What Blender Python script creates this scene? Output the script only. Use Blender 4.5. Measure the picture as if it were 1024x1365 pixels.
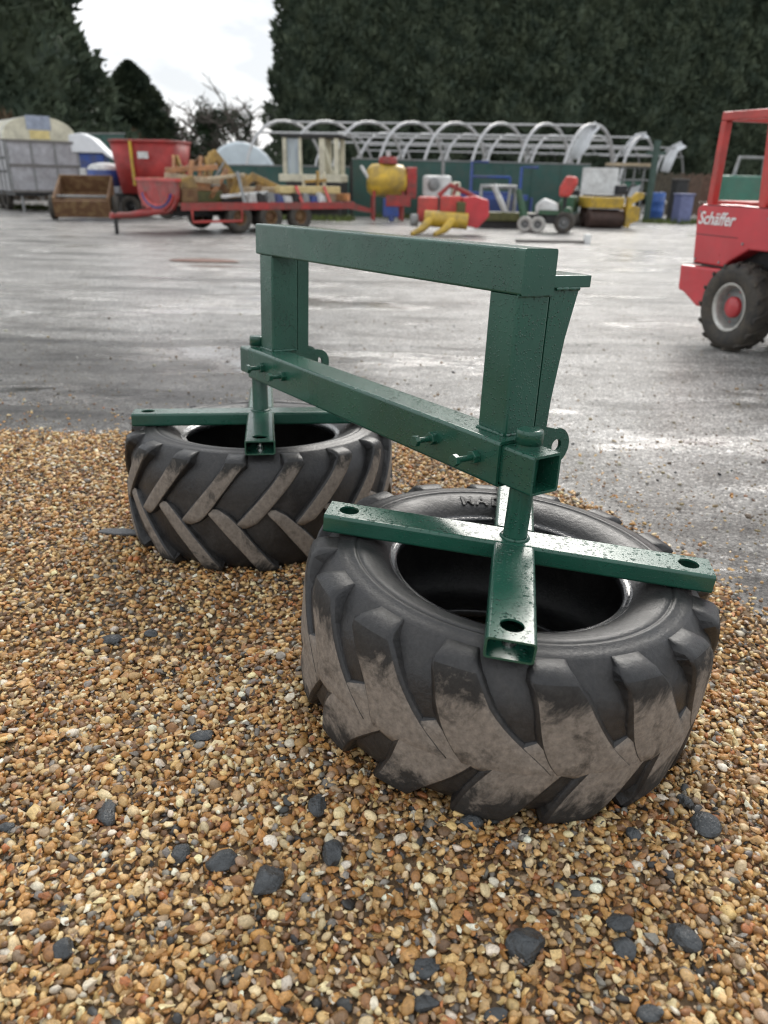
import bpy, bmesh, math, random
import numpy as np
from mathutils import Vector, Matrix
R = math.radians
rng = np.random.default_rng(7)
random.seed(7)
for o in list(bpy.data.objects):
    bpy.data.objects.remove(o, do_unlink=True)
SC = bpy.context.scene
COL = SC.collection

# ------------------------------------------------------------------ camera
PITCH, ROLL, EYE, FPX = R(23.8), R(1.2), 1.36, 1010.0
cp, sp, cr, sr = math.cos(PITCH), math.sin(PITCH), math.cos(ROLL), math.sin(ROLL)
FWD = Vector((0, cp, -sp)); DN0 = Vector((0, -sp, -cp)); RT0 = Vector((1, 0, 0))
XI = cr * RT0 - sr * DN0; YI = sr * RT0 + cr * DN0
CAM = Vector((0, 0, EYE))
cd = bpy.data.cameras.new('camera'); cam = bpy.data.objects.new('camera', cd); COL.objects.link(cam)
m3 = Matrix((XI, -YI, -FWD)).transposed()
cam.matrix_world = Matrix.Translation(CAM) @ m3.to_4x4()
cd.sensor_fit = 'VERTICAL'; cd.sensor_height = 36.0; cd.lens = FPX / 1365.0 * 36.0
cd.clip_start = 0.05; cd.clip_end = 2000
cd.dof.use_dof = True; cd.dof.focus_distance = 2.0; cd.dof.aperture_fstop = 2.65
SC.camera = cam

# ------------------------------------------------------------------ sky, sun, exposure
SUN_EL, SUN_AZ = R(36), R(14)          # azimuth from straight ahead, positive to the right
w = bpy.data.worlds.new('World'); SC.world = w; w.use_nodes = True
nt = w.node_tree; N = nt.nodes; Lk = nt.links; N.clear()
out = N.new('ShaderNodeOutputWorld'); bg = N.new('ShaderNodeBackground'); bg.inputs[1].default_value = 0.1
sky = N.new('ShaderNodeTexSky'); sky.sky_type = 'NISHITA'; sky.sun_disc = False
sky.sun_elevation = SUN_EL; sky.sun_rotation = SUN_AZ; sky.air_density = 1.0; sky.dust_density = 2.0
tc = N.new('ShaderNodeTexCoord'); mp = N.new('ShaderNodeMapping'); mp.inputs['Scale'].default_value = (1, 1, 2.4)
mp.inputs['Location'].default_value = (.35, .2, .1)
nz = N.new('ShaderNodeTexNoise'); nz.inputs['Scale'].default_value = 4.2; nz.inputs['Detail'].default_value = 7; nz.inputs['Roughness'].default_value = .52
rp = N.new('ShaderNodeValToRGB'); e = rp.color_ramp.elements
e[0].position = .43; e[0].color = (4.0, 4.2, 4.45, 1); e[1].position = .66; e[1].color = (7.8, 7.8, 7.8, 1)
mx = N.new('ShaderNodeMixRGB'); mx.inputs[0].default_value = .93
Lk.new(tc.outputs['Generated'], mp.inputs[0]); Lk.new(mp.outputs[0], nz.inputs['Vector']); Lk.new(nz.outputs[0], rp.inputs[0])
Lk.new(sky.outputs[0], mx.inputs[1]); Lk.new(rp.outputs[0], mx.inputs[2]); Lk.new(mx.outputs[0], bg.inputs[0]); Lk.new(bg.outputs[0], out.inputs[0])
sd = bpy.data.lights.new('sun', 'SUN'); sd.energy = 1.25; sd.angle = R(28); sd.color = (1, .96, .9)
so = bpy.data.objects.new('sun', sd); COL.objects.link(so)
sdir = Vector((math.sin(SUN_AZ) * math.cos(SUN_EL), math.cos(SUN_AZ) * math.cos(SUN_EL), math.sin(SUN_EL)))
so.rotation_euler = sdir.to_track_quat('Z', 'Y').to_euler()
vs = SC.view_settings; vs.view_transform = 'Standard'; vs.look = 'None'; vs.gamma = 1; vs.exposure = 1.05; vs.use_curve_mapping = False
SC.render.engine = 'CYCLES'
SC.cycles.use_denoising = True; SC.cycles.filter_width = 1.2
SC.cycles.max_bounces = 6; SC.cycles.diffuse_bounces = 3; SC.cycles.glossy_bounces = 3; SC.cycles.transmission_bounces = 4
SC.cycles.caustics_reflective = False; SC.cycles.caustics_refractive = False

# ------------------------------------------------------------------ surveying helpers: sight line from the standpoint to a known distance or to the ground
def ray(x, y): return (x - 512) / FPX * XI + (y - 682.5) / FPX * YI + FWD
def spot(x, y, Y): r = ray(x, y); return CAM + r * (Y / r.y)
def ground(x, y, z=0.0): r = ray(x, y); return CAM + r * ((z - EYE) / r.z)

# ------------------------------------------------------------------ object helpers
def tag(o, label=None, cat=None, group=None, kind=None):
    if label: o['label'] = label
    if cat: o['category'] = cat
    if group: o['group'] = group
    if kind: o['kind'] = kind
    return o
def thing(name, label, cat, loc=(0, 0, 0), rz=0, group=None):
    o = bpy.data.objects.new(name, None); COL.objects.link(o); o.empty_display_size = .2
    o.location = loc; o.rotation_euler = (0, 0, rz)
    return tag(o, label, cat, group)
def link(name, me, parent=None, mtx=None):
    o = bpy.data.objects.new(name, me); COL.objects.link(o)
    if parent is not None: o.parent = parent
    if mtx is not None: o.matrix_local = mtx
    return o
def copy_tree(o, parent=None):
    c = o.copy(); COL.objects.link(c); c.parent = parent
    for ch in o.children: copy_tree(ch, c)
    return c

class MB:
    """collects faces of ONE part"""
    def __init__(s): s.v = []; s.f = []; s.m = []; s.s = []
    def add(s, vs, fs, mi=0, smooth=False, M=None):
        b = len(s.v)
        for p in vs:
            p = Vector(p)
            s.v.append(M @ p if M is not None else p)
        for f in fs: s.f.append([b + i for i in f]); s.m.append(mi); s.s.append(smooth)
        return s
    def box(s, x0, x1, y0, y1, z0, z1, mi=0, M=None):
        v = [(x0, y0, z0), (x1, y0, z0), (x1, y1, z0), (x0, y1, z0), (x0, y0, z1), (x1, y0, z1), (x1, y1, z1), (x0, y1, z1)]
        return s.add(v, [(0, 3, 2, 1), (4, 5, 6, 7), (0, 1, 5, 4), (1, 2, 6, 5), (2, 3, 7, 6), (3, 0, 4, 7)], mi, False, M)
    def prism(s, poly, axis, a, b, mi=0, M=None):
        """extrude a 2D polygon along axis 'x','y' or 'z' from a to b"""
        def p3(p, t): return (t, p[0], p[1]) if axis == 'x' else ((p[0], t, p[1]) if axis == 'y' else (p[0], p[1], t))
        n = len(poly); v = [p3(p, a) for p in poly] + [p3(p, b) for p in poly]
        f = [tuple(range(n))[::-1], tuple(range(n, 2 * n))] + [(i, (i + 1) % n, n + (i + 1) % n, n + i) for i in range(n)]
        return s.add(v, f, mi, False, M)
    def tube(s, pts, r, n=8, mi=0, cap=True, smooth=True, M=None):
        """round bar through points, r may be a list"""
        pts = [Vector(p) for p in pts]; k = len(pts); rs = r if isinstance(r, (list, tuple)) else [r] * k
        vs = []; up = None
        for i, p in enumerate(pts):
            d = (pts[min(i + 1, k - 1)] - pts[max(i - 1, 0)]).normalized()
            if up is None: up = Vector((0, 0, 1)) if abs(d.z) < .9 else Vector((1, 0, 0))
            a = d.cross(up).normalized(); b2 = a.cross(d).normalized(); up = b2
            for j in range(n):
                t = 2 * math.pi * j / n; vs.append(p + (a * math.cos(t) + b2 * math.sin(t)) * rs[i])
        fs = [(i * n + j, (i + 1) * n + j, (i + 1) * n + (j + 1) % n, i * n + (j + 1) % n) for i in range(k - 1) for j in range(n)]
        s.add(vs, fs, mi, smooth, M)
        if cap:
            s.add(vs[:n], [tuple(range(n))], mi, False, M); s.add(vs[-n:], [tuple(range(n))[::-1]], mi, False, M)
        return s
    def lathe(s, prof, n=32, axis='z', mi=0, closed=False, smooth=True, M=None):
        k = len(prof); vs = []
        for j in range(n):
            t = 2 * math.pi * j / n; c, q = math.cos(t), math.sin(t)
            for r, z in prof: vs.append((r * c, r * q, z) if axis == 'z' else ((r * c, z, r * q) if axis == 'y' else (z, r * c, r * q)))
        m = k if closed else k - 1
        fs = [(j * k + i, ((j + 1) % n) * k + i, ((j + 1) % n) * k + (i + 1) % k, j * k + (i + 1) % k) for j in range(n) for i in range(m)]
        return s.add(vs, fs, mi, smooth, M)
    def mesh(s, name, mats):
        me = bpy.data.meshes.new(name); me.from_pydata([tuple(v) for v in s.v], [], s.f)
        for m in (mats if isinstance(mats, (list, tuple)) else [mats]): me.materials.append(m)
        me.polygons.foreach_set('material_index', s.m); me.polygons.foreach_set('use_smooth', s.s)
        bm = bmesh.new(); bm.from_mesh(me); bmesh.ops.recalc_face_normals(bm, faces=bm.faces); bm.to_mesh(me); bm.free()
        me.update(); return me
    def build(s, name, mats, parent=None, mtx=None, bevel=0):
        o = link(name, s.mesh(name, mats), parent, mtx)
        if bevel:
            b = o.modifiers.new('bevel', 'BEVEL'); b.width = bevel; b.segments = 2; b.limit_method = 'ANGLE'; b.angle_limit = R(40)
        return o
def BX(name, mat_, parent, x0, x1, y0, y1, z0, z1, bevel=0, mtx=None):
    return MB().box(x0, x1, y0, y1, z0, z1).build(name, mat_, parent, mtx, bevel)
def sheet_mesh(name, V, F, mats, smooth=True):
    """numpy verts (n,3) and quads/tris (m,k)"""
    me = bpy.data.meshes.new(name); V = np.asarray(V, np.float32); F = np.asarray(F, np.int32); k = F.shape[1]
    me.vertices.add(len(V)); me.vertices.foreach_set('co', V.ravel())
    me.loops.add(F.size); me.loops.foreach_set('vertex_index', F.ravel())
    me.polygons.add(len(F)); me.polygons.foreach_set('loop_start', np.arange(0, F.size, k, dtype=np.int32))
    me.polygons.foreach_set('use_smooth', np.full(len(F), smooth))
    for m in mats: me.materials.append(m)
    me.update(calc_edges=True); me.validate(); return me

# ------------------------------------------------------------------ materials
def newmat(name):
    m = bpy.data.materials.new(name); m.use_nodes = True; nt = m.node_tree
    b = nt.nodes['Principled BSDF']; return m, nt, b
def nd(nt, t, **kw):
    n = nt.nodes.new('ShaderNode' + t)
    for k, v in kw.items():
        if k in n.inputs: n.inputs[k].default_value = v
        else: setattr(n, k, v)
    return n
def ramp(nt, fac, stops):
    r = nt.nodes.new('ShaderNodeValToRGB'); el = r.color_ramp.elements
    while len(el) < len(stops): el.new(.5)
    for e_, (p, c) in zip(el, stops):
        e_.position = p; e_.color = (c, c, c, 1) if isinstance(c, (int, float)) else (*c, 1)
    nt.links.new(fac, r.inputs[0]); return r
def coords(nt, shift=True):
    tc = nd(nt, 'TexCoord'); oi = nd(nt, 'ObjectInfo')
    a = nd(nt, 'VectorMath', operation='ADD'); sc = nd(nt, 'VectorMath', operation='SCALE'); sc.inputs['Scale'].default_value = 37.0 if shift else 0
    cmb = nd(nt, 'CombineXYZ')
    for i in range(3): nt.links.new(oi.outputs['Random'], cmb.inputs[i])
    nt.links.new(cmb.outputs[0], sc.inputs[0]); nt.links.new(tc.outputs['Object'], a.inputs[0]); nt.links.new(sc.outputs[0], a.inputs[1])
    return a.outputs[0]
def mat(name, col, rough=.5, metal=0.0, var=.25, scale=6, bump=.15, bscale=60, coat=0.0, col2=None, patch=(.45, .62), spec=.5, rvar=.12, shift=True, grime=0.0):
    m, nt, b = newmat(name); c = coords(nt, shift)
    n1 = nd(nt, 'TexNoise', Scale=scale, Detail=6.0, Roughness=.6); nt.links.new(c, n1.inputs['Vector'])
    if col2 is None: st = [(.3, tuple(x * (1 - var) for x in col)), (.7, tuple(min(1, x * (1 + var)) for x in col))]
    else: st = [(patch[0], col), (patch[1], col2)]
    rp = ramp(nt, n1.outputs[0], st); nt.links.new(rp.outputs[0], b.inputs['Base Color'])
    if grime:
        ng = nd(nt, 'TexNoise', Scale=2.2, Detail=9.0, Roughness=.75); nt.links.new(c, ng.inputs['Vector']); rg_ = ramp(nt, ng.outputs[0], [(.40, 0.0), (.66, grime)])
        mg = nd(nt, 'MixRGB'); mg.inputs[2].default_value = (.10, .082, .066, 1); nt.links.new(rg_.outputs[0], mg.inputs[0]); nt.links.new(rp.outputs[0], mg.inputs[1]); nt.links.new(mg.outputs[0], b.inputs['Base Color'])
    n2 = nd(nt, 'TexNoise', Scale=scale * 2.3, Detail=5.0); nt.links.new(c, n2.inputs['Vector'])
    r2 = ramp(nt, n2.outputs[0], [(.3, max(.03, rough - rvar)), (.7, min(1, rough + rvar))]); nt.links.new(r2.outputs[0], b.inputs['Roughness'])
    b.inputs['Metallic'].default_value = metal; b.inputs['Coat Weight'].default_value = coat; b.inputs['Specular IOR Level'].default_value = spec
    if bump:
        n3 = nd(nt, 'TexNoise', Scale=bscale, Detail=4.0); nt.links.new(c, n3.inputs['Vector'])
        bp = nd(nt, 'Bump', Strength=bump, Distance=.01); nt.links.new(n3.outputs[0], bp.inputs['Height']); nt.links.new(bp.outputs[0], b.inputs['Normal'])
    return m

def wet_green(name):
    """dark green gloss paint, beaded with rain; water lies on what faces up"""
    m, nt, b = newmat(name); L = nt.links; c = coords(nt)
    n1 = nd(nt, 'TexNoise', Scale=5.0, Detail=6.0); L.new(c, n1.inputs['Vector'])
    rp = ramp(nt, n1.outputs[0], [(.3, (.009, .064, .040)), (.72, (.015, .094, .060))]); L.new(rp.outputs[0], b.inputs['Base Color'])
    geo = nd(nt, 'NewGeometry'); sx = nd(nt, 'SeparateXYZ'); L.new(geo.outputs['True Normal'], sx.inputs[0])
    upf = nd(nt, 'MapRange'); upf.inputs[1].default_value = .35; upf.inputs[2].default_value = .85; L.new(sx.outputs[2], upf.inputs[0])
    def drops(scale, lo, hi):
        v = nd(nt, 'TexVoronoi', Scale=scale, Randomness=1.0); L.new(c, v.inputs['Vector'])
        sp_ = nd(nt, 'SeparateColor'); L.new(v.outputs['Color'], sp_.inputs[0])
        rad = nd(nt, 'MapRange'); rad.inputs[1].default_value = lo; rad.inputs[2].default_value = 1; rad.inputs[3].default_value = 0; rad.inputs[4].default_value = hi
        L.new(sp_.outputs[0], rad.inputs[0])
        su = nd(nt, 'Math', operation='SUBTRACT', use_clamp=True); L.new(rad.outputs[0], su.inputs[0]); L.new(v.outputs['Distance'], su.inputs[1])
        pw = nd(nt, 'Math', operation='POWER'); L.new(su.outputs[0], pw.inputs[0]); pw.inputs[1].default_value = .5
        return pw.outputs[0], su.outputs[0]
    h1, m1 = drops(160, .25, .50); h2, m2 = drops(75, .35, .52)
    big = nd(nt, 'Math', operation='MULTIPLY'); L.new(h2, big.inputs[0]); L.new(upf.outputs[0], big.inputs[1])
    bigs = nd(nt, 'Math', operation='MULTIPLY'); L.new(big.outputs[0], bigs.inputs[0]); bigs.inputs[1].default_value = 2.0
    hh = nd(nt, 'Math', operation='MAXIMUM'); L.new(h1, hh.inputs[0]); L.new(bigs.outputs[0], hh.inputs[1])
    # patchy beading
    n4 = nd(nt, 'TexNoise', Scale=9.0, Detail=3.0); L.new(c, n4.inputs['Vector']); pm = ramp(nt, n4.outputs[0], [(.33, .25), (.6, 1.0)])
    h3 = nd(nt, 'Math', operation='MULTIPLY'); L.new(hh.outputs[0], h3.inputs[0]); L.new(pm.outputs[0], h3.inputs[1])
    n5 = nd(nt, 'TexNoise', Scale=420.0, Detail=2.0); L.new(c, n5.inputs['Vector'])
    n5s = nd(nt, 'Math', operation='MULTIPLY_ADD'); L.new(n5.outputs[0], n5s.inputs[0]); n5s.inputs[1].default_value = .05; L.new(h3.outputs[0], n5s.inputs[2])
    bp = nd(nt, 'Bump', Strength=1.0, Distance=.006); L.new(n5s.outputs[0], bp.inputs['Height']); L.new(bp.outputs[0], b.inputs['Normal'])
    n6 = nd(nt, 'TexNoise', Scale=14.0, Detail=5.0); L.new(c, n6.inputs['Vector']); rr = ramp(nt, n6.outputs[0], [(.35, .24), (.65, .42)])
    dry = nd(nt, 'MixRGB'); L.new(upf.outputs[0], dry.inputs[0]); L.new(rr.outputs[0], dry.inputs[1]); dry.inputs[2].default_value = (.26, .26, .26, 1)
    L.new(dry.outputs[0], b.inputs['Roughness'])
    b.inputs['Coat Weight'].default_value = .35; b.inputs['Coat Roughness'].default_value = .12
    return m
GREEN = wet_green('green_paint_wet')
ZINC = mat('zinc_bolt', (.62, .62, .6), .25, 1.0, .15, 40, .1, 200)
INK = mat('tube_inside', (.006, .02, .015), .6, bump=0)

def rubber(name, base, dust, lo, hi, rough, bsc=90, zed=None):
    m, nt, b = newmat(name); L = nt.links; c = coords(nt)
    n1 = nd(nt, 'TexNoise', Scale=9.0, Detail=10.0, Roughness=.72, Distortion=.6); L.new(c, n1.inputs['Vector'])
    nf = n1.outputs[0]
    if zed is not None:
        tcz = nd(nt, 'TexCoord'); sz = nd(nt, 'SeparateXYZ'); L.new(tcz.outputs['Object'], sz.inputs[0]); ab = nd(nt, 'Math', operation='ABSOLUTE'); L.new(sz.outputs[2], ab.inputs[0])
        mr = nd(nt, 'MapRange'); mr.inputs[1].default_value = zed[0]; mr.inputs[2].default_value = zed[1]; mr.inputs[3].default_value = .05; mr.inputs[4].default_value = -.22; L.new(ab.outputs[0], mr.inputs[0])
        ad = nd(nt, 'Math', operation='ADD'); L.new(n1.outputs[0], ad.inputs[0]); L.new(mr.outputs[0], ad.inputs[1]); nf = ad.outputs[0]
    rp = ramp(nt, nf, [(lo, base), (hi, dust)])
    n3 = nd(nt, 'TexNoise', Scale=bsc, Detail=6.0, Roughness=.7); L.new(c, n3.inputs['Vector'])
    mul = nd(nt, 'MixRGB', blend_type='MULTIPLY'); mul.inputs[0].default_value = .8; L.new(rp.outputs[0], mul.inputs[1])
    r3 = ramp(nt, n3.outputs[0], [(.3, .45), (.7, 1.25)]); L.new(r3.outputs[0], mul.inputs[2]); L.new(mul.outputs[0], b.inputs['Base Color'])
    rr = ramp(nt, n1.outputs[0], [(lo, rough), (hi, min(.95, rough + .25))]); L.new(rr.outputs[0], b.inputs['Roughness'])
    bp = nd(nt, 'Bump', Strength=.35, Distance=.006); L.new(n3.outputs[0], bp.inputs['Height']); L.new(bp.outputs[0], b.inputs['Normal'])
    return m
RUBBER = rubber('tyre_rubber', (.019, .019, .02), (.05, .047, .044), .42, .75, .34)
WORN = rubber('worn_tread_rubber', (.028, .026, .024), (.245, .21, .176), .35, .50, .6, 70, (.06, .19))
WORN2 = rubber('worn_tread_rubber_thin', (.026, .025, .023), (.22, .19, .16), .35, .48, .6, 60, (.12, .21))
BEAD = mat('wet_bead_rubber', (.03, .03, .032), .16, 0, .4, 30, .25, 120, coat=.6)
DIRTY = rubber('dirty_tyre', (.02, .02, .02), (.1, .085, .065), .35, .65, .6)

def yard_mat():
    m, nt, b = newmat('wet_yard_surface'); L = nt.links; tc = nd(nt, 'TexCoord'); c = tc.outputs['Object']
    def noise(s, d=8.0, r=.6, sc=(1, 1, 1)):
        mp = nd(nt, 'Mapping'); mp.inputs['Scale'].default_value = sc; L.new(c, mp.inputs[0])
        n = nd(nt, 'TexNoise', Scale=s, Detail=d, Roughness=r); L.new(mp.outputs[0], n.inputs['Vector']); return n.outputs[0]
    big = noise(.9, 7, .62, (.32, 1, 1)); mid = noise(3.2, 8, .68, (.6, 1, 1)); fine = noise(60, 5, .75)
    v = nd(nt, 'TexVoronoi', Scale=85.0); L.new(c, v.inputs['Vector']); sp_ = nd(nt, 'SeparateColor'); L.new(v.outputs['Color'], sp_.inputs[0])
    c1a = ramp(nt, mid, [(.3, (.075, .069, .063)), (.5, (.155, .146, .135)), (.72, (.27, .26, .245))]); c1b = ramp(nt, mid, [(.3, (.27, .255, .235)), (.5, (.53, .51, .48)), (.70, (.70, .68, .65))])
    sx = nd(nt, 'SeparateXYZ'); L.new(c, sx.inputs[0]); zn = noise(.8, 6, .65, (.5, 1, 1))   # paler rolled stone some seven metres out, sky sheen lifted into its colour
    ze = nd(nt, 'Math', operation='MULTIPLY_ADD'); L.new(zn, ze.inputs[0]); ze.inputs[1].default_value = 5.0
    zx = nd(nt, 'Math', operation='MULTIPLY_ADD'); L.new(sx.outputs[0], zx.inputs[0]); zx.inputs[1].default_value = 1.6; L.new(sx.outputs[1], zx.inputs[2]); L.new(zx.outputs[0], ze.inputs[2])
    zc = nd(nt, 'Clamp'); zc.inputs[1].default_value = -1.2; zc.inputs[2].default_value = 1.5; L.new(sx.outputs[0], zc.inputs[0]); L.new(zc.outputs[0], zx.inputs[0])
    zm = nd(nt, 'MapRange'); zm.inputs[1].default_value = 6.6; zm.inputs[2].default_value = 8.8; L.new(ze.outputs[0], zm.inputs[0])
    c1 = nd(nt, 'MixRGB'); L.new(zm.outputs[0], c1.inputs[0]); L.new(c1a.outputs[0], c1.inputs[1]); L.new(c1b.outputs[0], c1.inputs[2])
    sp2 = ramp(nt, sp_.outputs[0], [(.0, .22), (.4, .82), (.85, 1.15), (1.0, 2.6)])
    mu = nd(nt, 'MixRGB', blend_type='MULTIPLY'); mu.inputs[0].default_value = .9; L.new(c1.outputs[0], mu.inputs[1]); L.new(sp2.outputs[0], mu.inputs[2])
    st = noise(1.5, 9, .72, (.16, 1.15, 1)); sk = ramp(nt, st, [(.36, .30), (.45, .88), (.6, 1.12)])          # wheel-worn muddy streaks
    mu2 = nd(nt, 'MixRGB', blend_type='MULTIPLY'); mu2.inputs[0].default_value = 1; L.new(mu.outputs[0], mu2.inputs[1]); L.new(sk.outputs[0], mu2.inputs[2])
    wetc = ramp(nt, big, [(.36, .5), (.44, 1.0)]); mu3 = nd(nt, 'MixRGB', blend_type='MULTIPLY'); mu3.inputs[0].default_value = 1; L.new(mu2.outputs[0], mu3.inputs[1]); L.new(wetc.outputs[0], mu3.inputs[2])
    L.new(mu3.outputs[0], b.inputs['Base Color'])
    rr = ramp(nt, big, [(.39, .06), (.45, .26), (.62, .42)]); L.new(rr.outputs[0], b.inputs['Roughness']); b.inputs['Coat Weight'].default_value = .4; b.inputs['Coat Roughness'].default_value = .34; b.inputs['Coat IOR'].default_value = 1.33
    hs = nd(nt, 'Math', operation='MULTIPLY_ADD'); L.new(v.outputs['Distance'], hs.inputs[0]); hs.inputs[1].default_value = -1.4
    L.new(fine, hs.inputs[2])
    h2 = nd(nt, 'Math', operation='MULTIPLY_ADD'); L.new(mid, h2.inputs[0]); h2.inputs[1].default_value = 3.0; L.new(hs.outputs[0], h2.inputs[2])
    bs = ramp(nt, big, [(.39, .06), (.47, 1.0)])
    bp = nd(nt, 'Bump', Distance=.02); L.new(bs.outputs[0], bp.inputs['Strength']); L.new(h2.outputs[0], bp.inputs['Height']); L.new(bp.outputs[0], b.inputs['Normal'])
    return m
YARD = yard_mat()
BED = mat('gravel_bed_sand', (.17, .115, .065), .8, 0, .5, 60, .6, 160, shift=False)
def pebble_mat():
    m, nt, b = newmat('pebble'); L = nt.links
    at = nd(nt, 'Attribute', attribute_name='tint'); tc = nd(nt, 'TexCoord')
    n1 = nd(nt, 'TexNoise', Scale=170.0, Detail=5.0, Roughness=.65); L.new(tc.outputs['Object'], n1.inputs['Vector'])
    r = ramp(nt, n1.outputs[0], [(.28, .62), (.72, 1.3)]); mu = nd(nt, 'MixRGB', blend_type='MULTIPLY'); mu.inputs[0].default_value = 1
    L.new(at.outputs['Color'], mu.inputs[1]); L.new(r.outputs[0], mu.inputs[2]); L.new(mu.outputs[0], b.inputs['Base Color'])
    n2 = nd(nt, 'TexNoise', Scale=55.0, Detail=2.0); L.new(tc.outputs['Object'], n2.inputs['Vector'])
    rr = ramp(nt, n2.outputs[0], [(.35, .28), (.65, .6)]); L.new(rr.outputs[0], b.inputs['Roughness'])
    bp = nd(nt, 'Bump', Strength=.5, Distance=.003); L.new(n1.outputs[0], bp.inputs['Height']); L.new(bp.outputs[0], b.inputs['Normal'])
    return m
PEBBLE = pebble_mat()
STONE = mat('dark_wet_stone', (.048, .053, .056), .42, 0, .45, 40, .7, 90, rvar=.2)

# ------------------------------------------------------------------ ground
EDGE = [(-9, 4.35), (-4, 4.2), (-2.2, 4.15), (-1.4, 4.18), (.1, 4.1), (.55, 3.85), (.9, 3.4), (1.18, 2.85), (1.36, 2.3), (1.62, 1.6), (1.85, .5), (1.95, -2)]
def edge_dist(P):
    """signed distance to the gravel's edge, positive inside the gravel"""
    P = np.asarray(P, float); best = np.full(len(P), 1e9); sg = np.ones(len(P))
    for (a, b) in zip(EDGE[:-1], EDGE[1:]):
        a = np.array(a); b = np.array(b); d = b - a; t = np.clip(((P - a) @ d) / (d @ d), 0, 1)
        q = a + t[:, None] * d; r = P - q; dist = np.hypot(*r.T); cr_ = d[0] * r[:, 1] - d[1] * r[:, 0]
        k = dist < best; best[k] = dist[k]; sg[k] = np.where(cr_[k] < 0, 1, -1)
    return best * sg
def vnoise(x, y, seed=0):
    """cheap smooth noise from a few sines"""
    r = np.random.default_rng(seed); s = 0
    for i in range(7):
        k = 1.0 * 1.75 ** i; a = r.uniform(0, 6.28, 3)
        s = s + np.sin(x * k * np.cos(a[0]) + y * k * np.sin(a[0]) + a[1]) * np.sin(x * k * .7 * np.sin(a[2]) - y * k * .8 * np.cos(a[2]) + a[0]) / (1 + i * .8)
    return s * .4
T1 = np.array((.345, 1.80)); T2 = np.array((-.512, 2.996))
def gravel_h(x, y):
    x = np.asarray(x, float); y = np.asarray(y, float)
    h = .007 * vnoise(x * 3, y * 3, 3) + .012
    d1 = np.hypot(x - T1[0], y - T1[1]); h = h + np.exp(-(d1 / .95) ** 4) * np.clip(-.055 * (x - T1[0]), -.035, .04)
    d2 = np.hypot(x - T2[0], y - T2[1]); h = h + np.exp(-(d2 / .9) ** 4) * np.clip(-.05 * (y - T2[1]), -.03, .03) - .028 * np.exp(-(d2 / 1.0) ** 4)
    h = h + .018 * np.exp(-((d1 - .62) / .12) ** 2) + .004 * np.exp(-((d2 - .62) / .12) ** 2)
    e_ = edge_dist(np.stack([x.ravel(), y.ravel()], 1)).reshape(x.shape)
    return np.where(e_ > .35, h, h * np.clip(e_ / .35, 0, 1))
def yard_h(x, y):
    f = np.clip((y + 1) / 3, 0, 1) * np.clip((60 - y) / 20, 0, 1)
    return f * (.022 * vnoise(x * .45, y * .75, 11) + .006 * vnoise(x * 2.2, y * 2.6, 12)) - .03
xs = np.concatenate([np.linspace(-400, -30, 12)[:-1], np.linspace(-30, -8, 45)[:-1], np.linspace(-8, 8, 161)[:-1], np.linspace(8, 30, 45)[:-1], np.linspace(30, 400, 12)])
ys = np.concatenate([np.linspace(-60, 0, 10)[:-1], np.linspace(0, 14, 160)[:-1], np.linspace(14, 40, 110)[:-1], np.linspace(40, 100, 30)[:-1], np.linspace(100, 900, 12)])
X, Y = np.meshgrid(xs, ys); Z = yard_h(X, Y)
ein = edge_dist(np.stack([X.ravel(), Y.ravel()], 1)).reshape(X.shape)
Z = np.where(ein > -.6, Z * np.clip((-ein) / .6, 0, 1) - .002 - .006 * np.clip(ein * 10, 0, 1) * 3, Z)
nx = len(xs); idx = np.arange(X.size).reshape(X.shape)
Fq = np.stack([idx[:-1, :-1], idx[:-1, 1:], idx[1:, 1:], idx[1:, :-1]], -1).reshape(-1, 4)
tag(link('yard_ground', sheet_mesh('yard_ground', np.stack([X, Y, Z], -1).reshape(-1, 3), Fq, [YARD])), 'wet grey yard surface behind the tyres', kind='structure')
yz = lambda x, y: float(yard_h(np.array([x]), np.array([y]))[0])
# bed under the pebbles
gx = np.linspace(-5, 2.1, 143); gy = np.linspace(-1, 4.5, 111); X, Y = np.meshgrid(gx, gy); ed = edge_dist(np.stack([X.ravel(), Y.ravel()], 1)).reshape(X.shape)
Z = gravel_h(X, Y) - .006; idx = np.arange(X.size).reshape(X.shape)
Fq = np.stack([idx[:-1, :-1], idx[:-1, 1:], idx[1:, 1:], idx[1:, :-1]], -1).reshape(-1, 4)
keep = (ed.ravel()[Fq] > .03).all(1)
tag(link('gravel_bed', sheet_mesh('gravel_bed', np.stack([X, Y, Z], -1).reshape(-1, 3), Fq[keep], [BED])), 'sandy bed under the loose gravel', kind='structure')

# ------------------------------------------------------------------ loose gravel
def ico(sub):
    bm = bmesh.new(); bmesh.ops.create_icosphere(bm, subdivisions=sub, radius=1); v = np.array([q.co[:] for q in bm.verts]); f = np.array([[q.index for q in p.verts] for p in bm.faces]); bm.free(); return v, f
def pebble_shapes(sub, n, seed, sharp=(.7, 1.0)):
    v, f = ico(sub); r = np.random.default_rng(seed); res = []
    for k in range(n):
        rad = np.ones(len(v)) * 1.0
        for _ in range(r.integers(7, 12)):
            q = r.normal(size=3); q /= np.linalg.norm(q); d = r.uniform(.55, .92); dt = v @ q
            rad = np.minimum(rad, np.where(dt > 1e-3, d / np.maximum(dt, 1e-3), 9))
        mixk = r.uniform(*sharp); rad = rad * mixk + (1 - mixk) * (.9 + .08 * np.sin(v @ r.normal(size=3) * 2.2 + r.uniform(0, 6)))
        res.append(v * rad[:, None] * np.array([1, r.uniform(.6, .95), r.uniform(.38, .66)]))
    return np.array(res), f
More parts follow.
